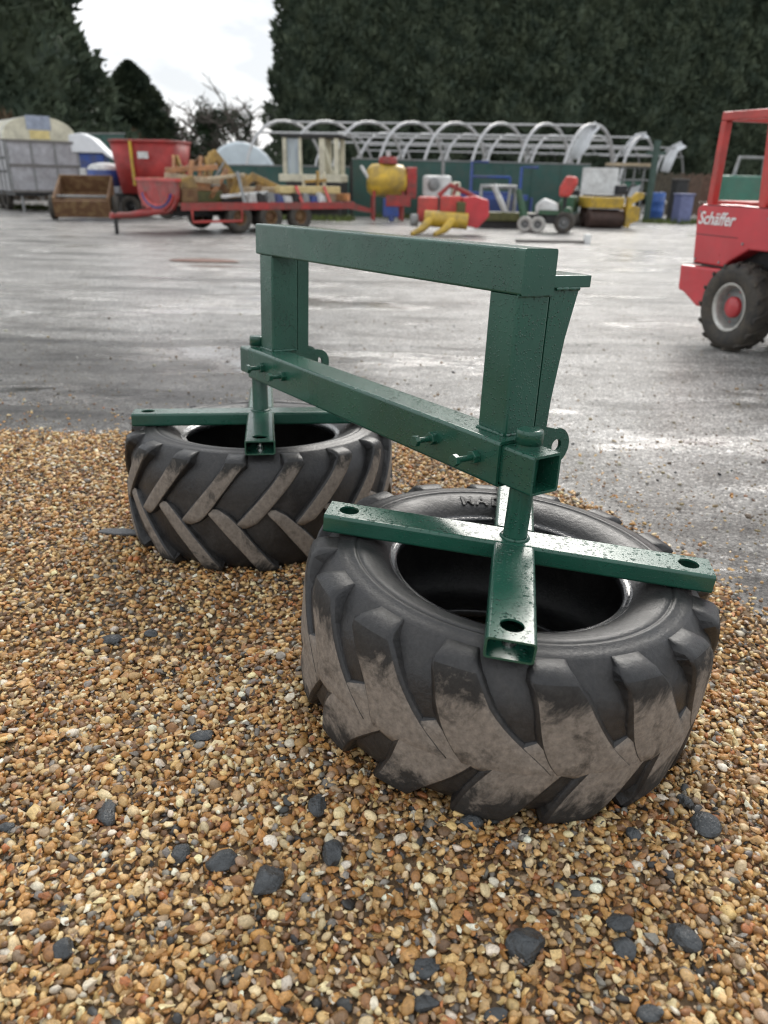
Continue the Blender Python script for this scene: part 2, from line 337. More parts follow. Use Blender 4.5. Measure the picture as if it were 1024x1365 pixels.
PAL = np.array([(.42, .25, .10), (.36, .19, .065), (.26, .135, .06), (.52, .38, .19), (.62, .52, .34), (.16, .095, .055), (.31, .235, .165), (.64, .61, .55), (.19, .185, .18), (.035, .037, .04), (.33, .135, .055), (.46, .31, .15)])
PW = np.array([.15, .11, .09, .15, .12, .08, .11, .06, .05, .03, .02, .12]); PW /= PW.sum()
def rotmats(n, r, tilt):
    a = r.uniform(0, 2 * np.pi, n); t = r.normal(0, tilt, n); ax = r.uniform(0, 2 * np.pi, n)
    ca, sa = np.cos(a), np.sin(a); z = np.zeros(n); o = np.ones(n)
    Rz = np.stack([np.stack([ca, -sa, z], -1), np.stack([sa, ca, z], -1), np.stack([z, z, o], -1)], 1)
    kx, ky = np.cos(ax), np.sin(ax); c, s = np.cos(t), np.sin(t); C1 = 1 - c
    Rt = np.stack([np.stack([c + kx * kx * C1, kx * ky * C1, ky * s], -1), np.stack([kx * ky * C1, c + ky * ky * C1, -kx * s], -1), np.stack([-ky * s, kx * s, c], -1)], 1)
    return Rt @ Rz
def chips(n, seed, k0=11, k1=20):
    """angular broken flints: hulls of a few points"""
    r = np.random.default_rng(seed); res = []
    for _ in range(n):
        bm = bmesh.new(); q = r.normal(size=(r.integers(k0, k1), 3)); q /= np.linalg.norm(q, axis=1)[:, None]; q *= r.uniform(.78, 1.05, len(q))[:, None]
        q *= np.array([1.1, r.uniform(.5, .9), r.uniform(.3, .6)])
        for p in q: bm.verts.new(p)
        h_ = bmesh.ops.convex_hull(bm, input=bm.verts); bmesh.ops.delete(bm, geom=[g_ for g_ in h_['geom_interior'] if isinstance(g_, bmesh.types.BMVert)], context='VERTS')
        bm.verts.index_update(); v = np.array([p.co[:] for p in bm.verts]); f = np.array([[p.index for p in fc.verts] for fc in bm.faces]); bm.free(); res.append((v, f))
    return res
def pebbles(P, size, shapes, r, tilt):
    n = len(P); k = r.integers(0, len(shapes), n); M = rotmats(n, r, tilt)
    tint = PAL[r.choice(len(PAL), n, p=PW)] * r.uniform(.72, 1.25, n)[:, None] * (1 + r.normal(0, .02, (n, 3))) * np.array([1.24, 1.15, 1.0]); tint = np.clip(tint, .01, .85)
    VV = []; FF = []; TT_ = []; SS = []; off = 0
    for i, (v, f) in enumerate(shapes):
        q = np.where(k == i)[0]
        if not len(q): continue
        V = np.einsum('nij,vj->nvi', M[q], v) * size[q][:, None, None] + P[q][:, None, :]; nv = len(v)
        VV.append(V.reshape(-1, 3)); FF.append((f[None] + (np.arange(len(q)) * nv)[:, None, None]).reshape(-1, 3) + off); off += len(q) * nv
        TT_.append(np.repeat(tint[q], nv, 0)); SS.append(np.full(len(q) * len(f), i % 2 == 0 or i % 5 == 0))
    return np.concatenate(VV), np.concatenate(FF), np.concatenate(TT_), np.concatenate(SS)
def field(x0, x1, y0, y1, step, r):
    gx, gy = np.meshgrid(np.arange(x0, x1, step), np.arange(y0, y1, step)); n = gx.size
    return np.stack([gx.ravel() + r.uniform(-.5, .5, n) * step, gy.ravel() + r.uniform(-.5, .5, n) * step], 1)
def keep_pts(P, margin=.6):
    dep = P[:, 1] * cp + .55; ok = np.abs(P[:, 0]) < 512 / FPX * dep + margin
    for T in (T1, T2): ok &= np.hypot(*(P - T).T) > .40
    return P[ok]
def zipped(t): return [(v, t[1]) for v in t[0]]
shA = [x for pr_ in zip(zipped(pebble_shapes(2, 16, 1)), chips(16, 5)) for x in pr_] + chips(14, 8, 9, 15); shB = [x for pr_ in zip(zipped(pebble_shapes(1, 12, 2, (.4, .8))), chips(12, 6, 8, 12)) for x in pr_]
parts = []
def lay(P, shapes, lo, hi, lift, tilt, seed, prob=None):
    r = np.random.default_rng(seed); e_ = edge_dist(P) + .10 * vnoise(P[:, 0] * 5, P[:, 1] * 5, 5)
    p = np.clip(e_ / .16 + .15, 0, 1); p = np.where(e_ < -.02, .10 * np.exp(e_ / .28), p)
    if prob is not None: p = p * prob
    P = P[r.uniform(size=len(P)) < p]; n = len(P)
    size = np.clip(np.exp(r.normal(np.log((lo + hi) / 2), .27, n)), lo * .7, hi * 1.45)
    inside = edge_dist(P) > 0; size = np.where(inside, size, size * .75)
    z = gravel_h(P[:, 0], P[:, 1]) + lift + r.normal(0, .002, n)
    z = np.where(inside, z, .002 + size * .25)
    parts.append(pebbles(np.column_stack([P, z]), size, shapes, r, tilt))
r0 = np.random.default_rng(21)
lay(keep_pts(field(-1.9, 1.9, .35, 1.9, .0185, r0)), shB, .0105, .0150, -.004, .35, 31)
lay(keep_pts(field(-1.9, 1.9, .35, 1.9, .0180, r0)), shA, .0085, .0150, .004, .45, 32)
lay(keep_pts(field(-1.9, 1.9, .35, 1.9, .030, r0)), shA, .0085, .0155, .0105, .5, 33)
lay(keep_pts(field(-1.9, 1.9, .35, 1.9, .022, r0)), shB, .0045, .0075, .010, .6, 37)
lay(keep_pts(field(-3.3, 2.3, 1.9, 4.9, .0180, r0)), shB, .009, .0145, .001, .4, 34)
lay(keep_pts(field(-3.3, 2.3, 1.9, 4.9, .030, r0)), shB, .0085, .0145, .009, .5, 35)
# strays over the yard
Ps = np.column_stack([r0.uniform(-5, 5, 11000), 2.6 + r0.exponential(2.0, 11000)]); Ps = Ps[(edge_dist(Ps) < -.05) & (Ps[:, 1] < 14)]
rs = np.random.default_rng(36); szs = np.clip(np.exp(rs.normal(np.log(.0058), .5, len(Ps))), .003, .022)
Vs, Fs, Cs, Ss = pebbles(np.column_stack([Ps, np.where(edge_dist(Ps) > -.6, .0, yard_h(Ps[:, 0], Ps[:, 1])) + szs * .2]), szs, shB, rs, .4)
parts.append((Vs, Fs, Cs * np.array([.42, .48, .56]), Ss))
off = 0; VV = []; FF = []; CC = []; SM = []
for V, F, C_, S_ in parts: VV.append(V); FF.append(F + off); CC.append(C_); SM.append(S_); off += len(V)
VV = np.concatenate(VV); FF = np.concatenate(FF); CC = np.concatenate(CC)
me = sheet_mesh('gravel', VV, FF, [PEBBLE])
me.polygons.foreach_set('use_smooth', np.concatenate(SM))
at = me.attributes.new('tint', 'FLOAT_COLOR', 'POINT'); at.data.foreach_set('color', np.column_stack([CC, np.ones(len(CC))]).astype(np.float32).ravel())
tag(link('gravel', me), 'loose tan and brown pebble gravel around the tyres', 'gravel', kind='stuff')

# ------------------------------------------------------------------ larger dark stones
sv, sf = ico(3)
def dark_stone(px, py, wpx, hpx, seed, label, ang=0.0, lift=.25):
    g = ground(px, py + hpx * .25); dep = (g - CAM).dot(FWD); r = np.random.default_rng(seed)
    a = wpx * dep / FPX / 2; b_ = hpx * dep / FPX / 2
    rad = np.ones(len(sv)) * 1.1
    for _ in range(9):
        q = r.normal(size=3); q /= np.linalg.norm(q); d = r.uniform(.68, .98); dt = sv @ q
        rad = np.minimum(rad, np.where(dt > 1e-3, d / np.maximum(dt, 1e-3), 9))
    dims = np.array([a, max(b_ * 1.05, a * .6), min(a, b_) * .62])
    V = sv * rad[:, None] * dims * 1.08
    c, s = math.cos(ang), math.sin(ang); V = V @ np.array([[c, s, 0], [-s, c, 0], [0, 0, 1]])
    o = link('dark_stone', sheet_mesh('dark_stone', V, sf, [STONE], False))
    z = float(gravel_h(np.array([g.x]), np.array([g.y]))[0]); o.location = (g.x, g.y, z + .008 + dims[2] * lift)
    for p in o.data.polygons: p.use_smooth = False
    tag(o, label, 'stone', 'dark stones lying in the gravel')
DS = [(146, 1090, 26, 38, 'upright dark grey stone in the gravel, tallest of the stones at far left', .2),
      (242, 1146, 23, 28, 'small rounded grey stone just left of a notched black stone', .1),
      (300, 1155, 42, 30, 'notched black stone between a rounded grey stone and an angular one', .5),
      (357, 1181, 36, 42, 'angular slate-dark stone with a pointed top, right of the notched stone', -.5),
      (273, 995, 30, 18, 'flat dark grey stone in the open gravel below the far tyre', .1),
      (150, 857, 30, 16, 'flat grey-green stone in the gravel left of the near tyre, well below far tyre', 0),
      (204, 851, 18, 13, 'small black stone just right of the flat grey-green stone', 0),
      (444, 1148, 27, 36, 'oval mid-grey stone in the gravel below left of the near tyre', .1),
      (424, 1088, 22, 34, 'half-buried flat grey stone close to the left foot of the near tyre', 0),
      (627, 1106, 30, 24, 'shiny black stone touching the front foot of the near tyre', .2),
      (659, 1099, 34, 18, 'flat dark green-grey stone against the foot of the near tyre', .1),
      (699, 1260, 46, 48, 'large squared blue-grey stone, biggest in the foreground gravel', -.3),
      (938, 1102, 34, 34, 'pointed black stone at the lower right of the near tyre', -.6),
      (824, 1234, 33, 24, 'grey wedge-shaped stone, upper one of a close pair in the foreground', .3),
      (828, 1268, 34, 28, 'dark grey split stone, lower one of a close pair in the foreground', -.4),
      (908, 1253, 42, 34, 'broad dark stone right of the close pair in the foreground', -.5),
      (568, 1297, 30, 26, 'rough black stone in the foreground left of the large squared stone', 0),
      (88, 1272, 28, 26, 'dark green-black stone near the lower left corner of the gravel', .3),
      (10, 1111, 22, 14, 'black stone at the left border of the gravel', 0),
      (566, 1345, 36, 18, 'flat wet black stone at the bottom border below the rough black stone', 0),
      (863, 1358, 36, 16, 'grey stone cut by the bottom border, right of the middle', 0),
      (911, 1071, 18, 18, 'small black stone just above the pointed black stone', .4),
      (840, 1121, 20, 18, 'small dark stone right of the near tyre foot', .2),
      (660, 1362, 30, 14, 'dark stone at the bottom border below the large squared stone', .2)]
for i, (a, b_, c_, d_, lb, an) in enumerate(DS): dark_stone(a, b_, c_, d_, 100 + i, lb, an)
SLATE = mat('grey_slate', (.09, .092, .095), .5, 0, .3, 20, .4, 80)
g = ground(158, 713); s_ = MB().prism([(-.085, -.012), (-.07, .02), (.02, .026), (.1, .012), (.095, -.018), (0, -.026)], 'z', 0, .011).build('flat_slate', SLATE, bevel=.003)
s_.location = (g.x, g.y, float(gravel_h(np.array([g.x]), np.array([g.y]))[0]) + .009); s_.rotation_euler = (.05, -.06, -.15)
tag(s_, 'thin flat grey slate piece lying beside the left foot of the far tyre', 'slate')

# ------------------------------------------------------------------ the green implement on two tyres
def frame_mtx(o, x, y, z):
    x = Vector(x).normalized(); z = (Vector(z) - x * Vector(z).dot(x)).normalized(); y = z.cross(x)
    m = Matrix((x, y, z)).transposed().to_4x4(); m.translation = Vector(o); return m
IMP = thing('tyre_pusher', 'dark green box-section frame standing on two large worn tyres in the gravel', 'farm implement', (-.11, 2.45, 0))
RI = Matrix.Translation((.11, -2.45, 0))
MF = RI @ frame_mtx((.2826, 1.8007, .6405), (-.5783, .8157, -.0148), None or (-.8155, -.5775, .038), (.0225, .0341, .9992))
L_, HB, VB, PP, TT, VO, PA, PB, UR, UL, HP, HT, TR, TL = 1.442, .12, .116, .112, .0095, .049, .105, .110, .0356, 1.4283, .3494, .1083, .0267, 1.449

def rrect(a0, a1, b0, b1, r, n=4):
    pts = []
    for cx, cy, t0 in ((a1 - r, b1 - r, 0), (a0 + r, b1 - r, 90), (a0 + r, b0 + r, 180), (a1 - r, b0 + r, 270)):
        for i in range(n + 1):
            t = R(t0 + 90 * i / n); pts.append((cx + r * math.cos(t), cy + r * math.sin(t)))
    return pts
def rhs(mb, axis, s0, s1, a0, a1, b0, b1, wall=.006, rad=.009, capped=False, M=None, nseg=1):
    """rectangular hollow section along an axis, open ends unless capped"""
    o = rrect(a0, a1, b0, b1, rad); i = rrect(a0 + wall, a1 - wall, b0 + wall, b1 - wall, max(rad - wall, .003)); n = len(o)
    def p3(p, t): return (t, p[0], p[1]) if axis == 'x' else ((p[0], t, p[1]) if axis == 'y' else (p[0], p[1], t))
    if capped:
        v = [p3(p, s0) for p in o] + [p3(p, s1) for p in o]
        mb.add(v, [(k, (k + 1) % n, n + (k + 1) % n, n + k) for k in range(n)], 0, True, M)
        mb.add(v[:n], [tuple(range(n))], 0, False, M); mb.add(v[n:], [tuple(range(n))], 0, False, M); return mb
    v = [p3(p, s0) for p in o] + [p3(p, s1) for p in o] + [p3(p, s0) for p in i] + [p3(p, s1) for p in i]
    f = []
    for k in range(n):
        q = (k + 1) % n
        f += [(k, q, n + q, n + k), (2 * n + k, 3 * n + k, 3 * n + q, 2 * n + q), (k, 2 * n + k, 2 * n + q, q), (n + k, n + q, 3 * n + q, 3 * n + k)]
    return mb.add(v, f, 0, False, M)
def auto_smooth(o, ang=50):
    """smooth the rounded corners, keep the flat sides flat"""
    me = o.data; me.polygons.foreach_set('use_smooth', [True] * len(me.polygons))
    bm = bmesh.new(); bm.from_mesh(me)
    for e_ in bm.edges:
        if len(e_.link_faces) == 2 and e_.calc_face_angle() > R(ang): e_.smooth = False
    bm.to_mesh(me); bm.free()
    wn = o.modifiers.new('weighted', 'WEIGHTED_NORMAL'); wn.keep_sharp = True; wn.weight = 100
    return o
def boolean_cut(me, cutter_me, name, mats):
    a = bpy.data.objects.new('tmp_a', me); b = bpy.data.objects.new('tmp_b', cutter_me); COL.objects.link(a); COL.objects.link(b)
    md = a.modifiers.new('cut', 'BOOLEAN'); md.operation = 'DIFFERENCE'; md.solver = 'EXACT'; md.object = b
    dg = bpy.context.evaluated_depsgraph_get(); dg.update()
    res = bpy.data.meshes.new_from_object(a.evaluated_get(dg), depsgraph=dg); res.name = name
    bpy.data.objects.remove(a); bpy.data.objects.remove(b)
    return res
def weld_bead(p0, p1, r, parent, M, seed):
    rr = random.Random(seed); p0, p1 = Vector(p0), Vector(p1); n = max(4, int((p1 - p0).length / .008))
    pts = [p0.lerp(p1, i / n) + Vector((rr.uniform(-1, 1), rr.uniform(-1, 1), rr.uniform(-1, 1))) * .0008 for i in range(n + 1)]
    rs = [r * (1 + .22 * math.sin(i * 2.2) + rr.uniform(-.12, .12)) for i in range(n + 1)]
    return MB().tube(pts, rs, 7).build('weld_bead', GREEN, parent, M)

auto_smooth(rhs(MB(), 'x', 0, L_, -VB, 0, 0, HB, .008, .010).build('main_beam', GREEN, IMP, MF))
for (u0, u1) in ((-PP, .36), (1.10, 1.533)):
    auto_smooth(rhs(MB(), 'x', u0, u1, -VB + TT, -TT, TT, HB - TT, .007, .008).build('slide_tube', GREEN, IMP, MF))
for u0 in (UR, UL - PA):
    auto_smooth(rhs(MB(), 'z', HB + .0005, HB + HP - .0005, -VO - PB, -VO, u0, u0 + PA, .006, .008, M=None).build('tmp', GREEN)).name = 'tmp_up'
    o = bpy.data.objects['tmp_up']; bpy.data.objects.remove(o)
    mb = MB(); pr = rrect(u0, u0 + PA, -VO - PB, -VO, .009); n = len(pr)
    v = [(p[0], p[1], HB + .0004) for p in pr] + [(p[0], p[1], HB + HP - .0004) for p in pr]
    mb.add(v, [(k, (k + 1) % n, n + (k + 1) % n, n + k) for k in range(n)])
    auto_smooth(mb.build('upright', GREEN, IMP, MF))
    weld_bead((u0 - .001, -VO + .002, HB + .002), (u0 + PA, -VO + .002, HB + .002), .0055, IMP, MF, int(u0 * 100))
    weld_bead((u0 - .002, -VO, HB + .002), (u0 - .002, -VO - PB * .9, HB + .002), .005, IMP, MF, int(u0 * 100) + 1)
    weld_bead((u0 - .001, -VO + .003, HB + HP - .001), (u0 - .001, -VO - PB, HB + HP - .001), .004, IMP, MF, int(u0 * 100) + 2)
o = auto_smooth(rhs(MB(), 'x', TR, TL, -VO - PB + .001, -VO + .0025, HB + HP, HB + HP + HT, .006, .007, capped=True).build('top_beam', GREEN, IMP, MF))
# hitch plates behind the uprights, each with a lug and hole at its foot
pl = [(-.16, .484), (-.262, .484), (-.232, .36), (-.209, .2), (-.205, .125)]
pl += [(-.252 + .052 * math.cos(R(a)), .064 + .052 * math.sin(R(a))) for a in range(80, 291, 15)] + [(-.20, .005), (-.1163, .005), (-.1163, .119), (-.16, .119)]
pl2 = [(-.16, .46), (-.207, .46), (-.207, .125)] + pl[5:]
for u0 in (UR + .002, UR + .09, UL - PA + .004, UL - .016):
    mb = MB(); mb.prism(pl if u0 < 1 else pl2, 'x', u0, u0 + .012)
    pm = mb.mesh('hitch_plate', GREEN)
    cm = MB().tube([(u0 - .05, -.254, .066), (u0 + .06, -.254, .066)], .019, 20).mesh('cut', GREEN)
    o = link('hitch_plate', boolean_cut(pm, cm, 'hitch_plate', GREEN), IMP, MF)
for u0 in (UR - .004,):
    BX('hitch_hook_bar', GREEN, IMP, u0, u0 + .118, -.297, -VO - PB - .0008, .4845, .5155, .003, MF)
    weld_bead((u0 + .002, -.175, .483), (u0 + .002, -.255, .483), .0045, IMP, MF, int(u0 * 77))
# locking bolts with welded nuts on the front of the beam
def hexa(mb, y0, y1, r, cx, cz, rot=.3, ch=.0015):
    p = [(cx + r * math.cos(rot + math.pi / 3 * i), cz + r * math.sin(rot + math.pi / 3 * i)) for i in range(6)]
    return mb.prism(p, 'y', y0, y1)
for i, (u, wz, ln, rot) in enumerate(((.082, .060, .066, .3), (.257, .064, .060, .9), (1.31, .066, .058, .1), (1.14, .066, .055, .6))):
    mb = MB(); mb.tube([(u, .012, wz), (u, ln, wz)], .0085, 12)
    hexa(mb, ln - .002, ln + .012, .0165, u, wz, rot)
    lb = mb.build('locking_bolt', GREEN, IMP, MF, .0012)
    mb = MB(); hexa(mb, -.001, .018, .0185, u, wz, rot + .4); mb.build('nut', GREEN, lb, None, .0015)
    weld_bead((u - .019, .001, wz - .006), (u + .019, .001, wz - .006), .004, lb, None, i + 50)
MB().tube([(-.085, -.018, .066), (-.085, -.032, .066)], .009, 8).build('set_screw', GREEN, IMP, MF, .001)
# pivot pins
for u, foot in ((-.044, (.3448, 1.7993, .5046)), (1.468, (-.512, 2.996, .4828))):
    cvy = -VB / 2; fo = MF.inverted() @ (RI @ Vector(foot)); tp = Vector((u, cvy, HB - TT + .012))
    pin = MB().tube([fo, tp], .0315, 28).build('pivot_pin', GREEN, IMP, MF)
    pr = [(0, .0368), (.022, .0366), (.0315, .0352), (.0338, .032), (.0345, .028), (.0345, 0), (0, 0)]
    MB().lathe(pr, 28, 'z', M=Matrix.Translation((u, cvy, HB - TT + .0125))).build('cap', GREEN, pin)

# cross brackets: one long arm, two short ones butted to it, holes near each end
AL, AW, AH, HG = .503, .106, .051, .058
MC1 = RI @ frame_mtx((.3448, 1.7993, .5046), (-.1591, -.9872, .004), None or (.9845, -.159, -.0746), (.0743, -.008, .9972))
MC2 = RI @ frame_mtx((-.512, 2.996, .4828), (.1514, -.9861, .0683), None or (.9885, .151, -.0113), (.0008, .0692, .9976))
def cyl(x, y, z0, z1, r, n=24): return MB().tube([(x, y, z0), (x, y, z1)], r, n)
def arm_mesh(axis, s0, s1, holes):
    mb = MB(); rhs(mb, axis, s0, s1, -AW / 2, AW / 2, -AH, 0, .005, .009); me = mb.mesh('arm', GREEN)
    for h in holes:
        c = cyl(h, 0, -.02, .03, .0265) if axis == 'x' else cyl(0, h, -.02, .03, .0265)
        me = boolean_cut(me, c.mesh('cut', GREEN), 'arm', GREEN)
    return me
LONG = arm_mesh('y', -AL, AL, (-AL + HG, AL - HG)); SHORT = arm_mesh('x', AW / 2 + .0006, AL, (AL - HG,))
def cross(M):
    c = auto_smooth(link('cross_bracket', LONG.copy(), IMP, M))
    for a in (0, math.pi):
        auto_smooth(link('arm', SHORT.copy(), c, Matrix.Rotation(a, 4, 'Z')))
    for a in range(4):
        mb = MB(); mb.tube([(AL - HG, 0, -AH + .0052), (AL - HG, 0, -AH + .0085)], .016, 16)
        p = [(AL - HG + .0115 * math.cos(math.pi / 3 * i), .0115 * math.sin(math.pi / 3 * i)) for i in range(6)]
        mb.prism(p, 'z', -AH + .0085, -AH + .019); mb.tube([(AL - HG, 0, -AH + .019), (AL - HG, 0, -AH + .027)], .0065, 10)
        mb.build('bolt', ZINC, c, Matrix.Rotation(a * math.pi / 2, 4, 'Z'), .0008)
    # weld round the pin foot
    pts = [(.036 * math.cos(t), .036 * math.sin(t), .002) for t in np.linspace(0, 2 * math.pi, 30)]
    MB().tube([(x * (.95 + .02 * math.sin(i * 1.7)), y * (.95 + .02 * math.cos(i * 2.3)), .001) for i, (x, y, _) in enumerate(pts)], [.0052 * (1 + .38 * math.sin(i * 2.1) * math.cos(i * .9)) for i in range(30)], 7, cap=False).build('weld_bead', GREEN, c)
    return c
cross(MC1); cross(MC2)

# tyres
CAR = [(.524, 0), (.5235, .06), (.5195, .12), (.509, .152), (.495, .176), (.482, .193), (.462, .2085)]      # groove floor
CARN = [(.534, 0), (.5335, .06), (.529, .12), (.515, .152), (.497, .176), (.482, .193), (.462, .2085)]      # near tyre, worn shallow
TOPF = [(.545, 0), (.5445, .06), (.5415, .12), (.537, .165), (.526, .198), (.500, .2085), (.462, .2098)]      # top of the lugs, far tyre
TOPN = [(.545, 0), (.5445, .06), (.5425, .12), (.538, .165), (.526, .198), (.500, .2085), (.462, .2098)]      # near tyre, worn lower
def interp(tab, z):
    """profile point at a path length given as z along the tread (beyond the last key: clamp)"""
    keys = [0, .06, .12, .16, .195, .222, .252]
    s = abs(z); sg = 1 if z >= 0 else -1
    for i in range(6):
        if s <= keys[i + 1] or i == 5:
            t = min(1, (s - keys[i]) / (keys[i + 1] - keys[i])); a, b = tab[i], tab[i + 1]
            return a[0] + (b[0] - a[0]) * t, sg * (a[1] + (b[1] - a[1]) * t)
def lug_mesh(name, TOP, CAR, wav, widths, skew, mats, wob, z0=-.032, hook=0):
    """one tread bar from just over the centre line to the shoulder; widths = [centre, mid, shoulder] arc widths"""
    ns = 15; cols = [-1, -.86, -.5, 0, .5, .86, 1]; mb = MB(); nc = len(cols); rr = random.Random(wob)
    vt = []; vb = []; fz = [(rr.uniform(0, 6.28), rr.uniform(4, 8)) for _ in range(2)]
    for i in range(ns):
        s = i / (ns - 1); z = z0 + (.252 - z0) * s
        wd = widths[0] + (widths[1] - widths[0]) * min(1, s / .55) if s < .55 else widths[1] + (widths[2] - widths[1]) * (s - .55) / .45
        k = min(1, max(0, (z - z0) / (.185 - z0))); arc = skew * (k ** .85) + hook * max(0, 1 - s * 4) ** 2
        endr = math.sqrt(max(0, 1 - max(0, 1 - s / .10) ** 2)) if s < .10 else 1
        for j, c in enumerate(cols):
            fq = fz[0] if c < 0 else fz[1]; wv = wav * math.sin(fq[0] + fq[1] * s) * abs(c) * min(1, 3 * (1 - s))
            ar = arc + c * wd / 2 * (.62 + .38 * endr) + wv + (rr.uniform(-1, 1) * .0025 if abs(c) > .9 else 0)
            r, zz = interp(TOP, z); drop = .007 if abs(c) == 1 else 0
            if i == 0: drop = .009
            if i == ns - 1: drop = 0
            r -= drop * (1 if abs(z) < .19 else .3); zz -= (drop if z > .19 else 0) * (1 if z > 0 else -1)
            th = ar / .55; vt.append((r * math.cos(th), r * math.sin(th), zz))
            rb, zb = interp(CAR, z); fl = 1.0 + (.05 if False else 0); rb -= .012; zb -= .008 if z > .19 else 0
            th2 = (arc + c * wd / 2 * 1.10 + wv) / .55; vb.append((rb * math.cos(th2), rb * math.sin(th2), zb))
    f = []; mi = []
    for i in range(ns - 1):
        for j in range(nc - 1):
            f.append((i * nc + j, i * nc + j + 1, (i + 1) * nc + j + 1, (i + 1) * nc + j)); s = (i + .5) / (ns - 1)
            mi.append(1 if (s < .80 and 0 < j < nc - 2) else 0)
    for ff, mm in zip(f, mi): pass
    mb.v = [Vector(p) for p in vt + vb]; mb.f = [list(q) for q in f]; mb.m = list(mi); mb.s = [True] * len(f)
    b = ns * nc
    ring = [i * nc for i in range(ns)] + [(ns - 1) * nc + j for j in range(1, nc)] + [i * nc + nc - 1 for i in range(ns - 2, -1, -1)] + [j for j in range(nc - 2, 0, -1)]
    for a, c in zip(ring, ring[1:] + ring[:1]): mb.f.append([a, c, b + c, b + a]); mb.m.append(0); mb.s.append(False)
    return mb.mesh(name, mats)
def mirror_mesh(me):
    c = me.copy(); bm = bmesh.new(); bm.from_mesh(c)
    for v in bm.verts: v.co = (v.co.x * .9984, v.co.y * .9984, -v.co.z)
    bmesh.ops.recalc_face_normals(bm, faces=bm.faces); bm.to_mesh(c); bm.free(); return c
prof = [(.300, .150), (.2985, .160), (.300, .168), (.306, .174), (.314, .175), (.322, .179), (.332, .188), (.348, .198), (.368, .2065), (.392, .2125), (.408, .2145), (.410, .2125), (.414, .2125), (.4165, .2165), (.424, .2165), (.427, .2145), (.445, .2125), (.4615, .2092)]
prof_o = prof + [(.464, .207), (.482, .193), (.495, .176), (.506, .152), (.514, .12), (.5175, .06), (.518, 0)]
full = prof_o + [(r, -z) for r, z in prof_o[::-1][1:]]
inner = [(.304, -.146), (.34, -.165), (.40, -.19), (.45, -.185), (.485, -.15), (.498, -.08), (.5, 0), (.498, .08), (.485, .15), (.45, .185), (.40, .19), (.34, .165), (.304, .146)]
def tyre(M, nl, TOP, CAR, wav, widths, skew, wornmat, label, spin, seed, letters=None):
    po = prof + [(.464, .207)] + CAR[::-1][1:]; mb = MB(); n = 96; mb.lathe(po + [(r, -z) for r, z in po[::-1][1:]] + inner, n, 'z', closed=True)
    o = mb.build('tyre', [RUBBER, BEAD], IMP, M); o['label'] = label
    mi = []
    for p in o.data.polygons:
        c = p.center; r = math.hypot(c.x, c.y); mi.append(1 if (r < .322 and abs(c.z) > .14) else 0)
    o.data.polygons.foreach_set('material_index', mi)
    vs_ = [lug_mesh('tread_lug', TOP, CAR, wav, widths, skew, [RUBBER, wornmat], seed + k, z0=-.055 if wav > .01 else -.032) for k in range(6)]; lo = [mirror_mesh(m) for m in vs_]
    rr = random.Random(seed)
    for k in range(nl):
        a = spin + 2 * math.pi * k / nl
        link('tread_lug', vs_[rr.randrange(6)], o, Matrix.Rotation(a, 4, 'Z'))
        link('tread_lug', lo[rr.randrange(6)], o, Matrix.Rotation(a + math.pi / nl, 4, 'Z'))
    return o
MT1 = MC1 @ Matrix.Translation((0, 0, -AH - .2175)); MT2 = MC2 @ Matrix.Translation((0, 0, -AH - .2175 * 1.05)) @ Matrix.Diagonal((1, 1, 1.05, 1))
t_near = tyre(MT1, 16, TOPN, CARN, .013, (.222, .150, .085), -.17, WORN, 'near tyre with wide worn brown tread bars', .1, 5)
t_far = tyre(MT2, 16, TOPF, CAR, .005, (.080, .080, .082), .20, WORN2, 'far tyre with narrow chevron tread bars', .25, 9)

# ------------------------------------------------------------------ paints for the background
RED = mat('red_paint', (.55, .032, .042), .38, 0, .12, 3, .05, 30, coat=.4, grime=0.18)
RED2 = mat('faded_red_paint', (.36, .03, .028), .5, 0, .35, 4, .2, 40, grime=0.75)
PINKRED = mat('pinkish_red', (.55, .06, .05), .45, 0, .2, 4, .1, 40, grime=0.45)  # on the loader the pinker tone is sky reflection put into the paint
YELLOW = mat('yellow_paint', (.62, .40, .03), .45, 0, .2, 5, .15, 40, coat=.2, grime=0.7)
ORANGE = mat('faded_orange', (.52, .25, .11), .6, 0, .3, 5, .2, 40, grime=0.7)
OCHRE = mat('worn_ochre_paint', (.42, .26, .06), .6, 0, .4, 5, .2, 30, col2=(.12, .08, .04), patch=(.5, .75), grime=0.7)
OLIVE = mat('olive_paint', (.09, .09, .03), .6, 0, .3, 6)
BLUE = mat('blue_paint', (.02, .07, .30), .45, 0, .2, 5, .1, 40, grime=0.6)
BLUE2 = mat('bright_blue_plastic', (.03, .12, .42), .4, 0, .15, 5, 0, grime=0.3)
WHITE = mat('white_paint', (.72, .73, .72), .5, 0, .1, 4, .1, 30, grime=0.5)
CREAM = mat('cream_roof', (.68, .65, .50), .55, 0, .12, 3, .1, 20, grime=0.45)
ALU = mat('dull_aluminium', (.42, .42, .44), .5, .35, .18, 4, .1, 30, grime=0.4)
GALV = mat('galvanised_tube', (.50, .50, .50), .45, .5, .2, 12, .1, 60)
DARK = mat('dark_steel', (.03, .03, .03), .55, .2, .3, 10)
RUST = mat('rusty_brown', (.13, .065, .03), .75, 0, .4, 6, .3, 40, col2=(.21, .13, .06))
DRUM = mat('roller_drum_steel', (.06, .035, .028), .55, .3, .35, 6)
BOARD = mat('dark_green_sheeting', (.024, .085, .072), .6, 0, .12, 1.2, .1, 20, grime=0.35)
DGREEN = mat('green_machine_paint', (.02, .10, .045), .45, 0, .2, 5, grime=0.6)
TANK = mat('green_tank', (.045, .17, .12), .5, 0, .15, 3, grime=0.4)
PLASTIC = mat('torn_white_polythene', (.74, .76, .78), .4, 0, .08, 3, .4, 6)
WOOD = mat('pale_timber', (.50, .40, .27), .7, 0, .25, 7, .2, 50, grime=0.5)
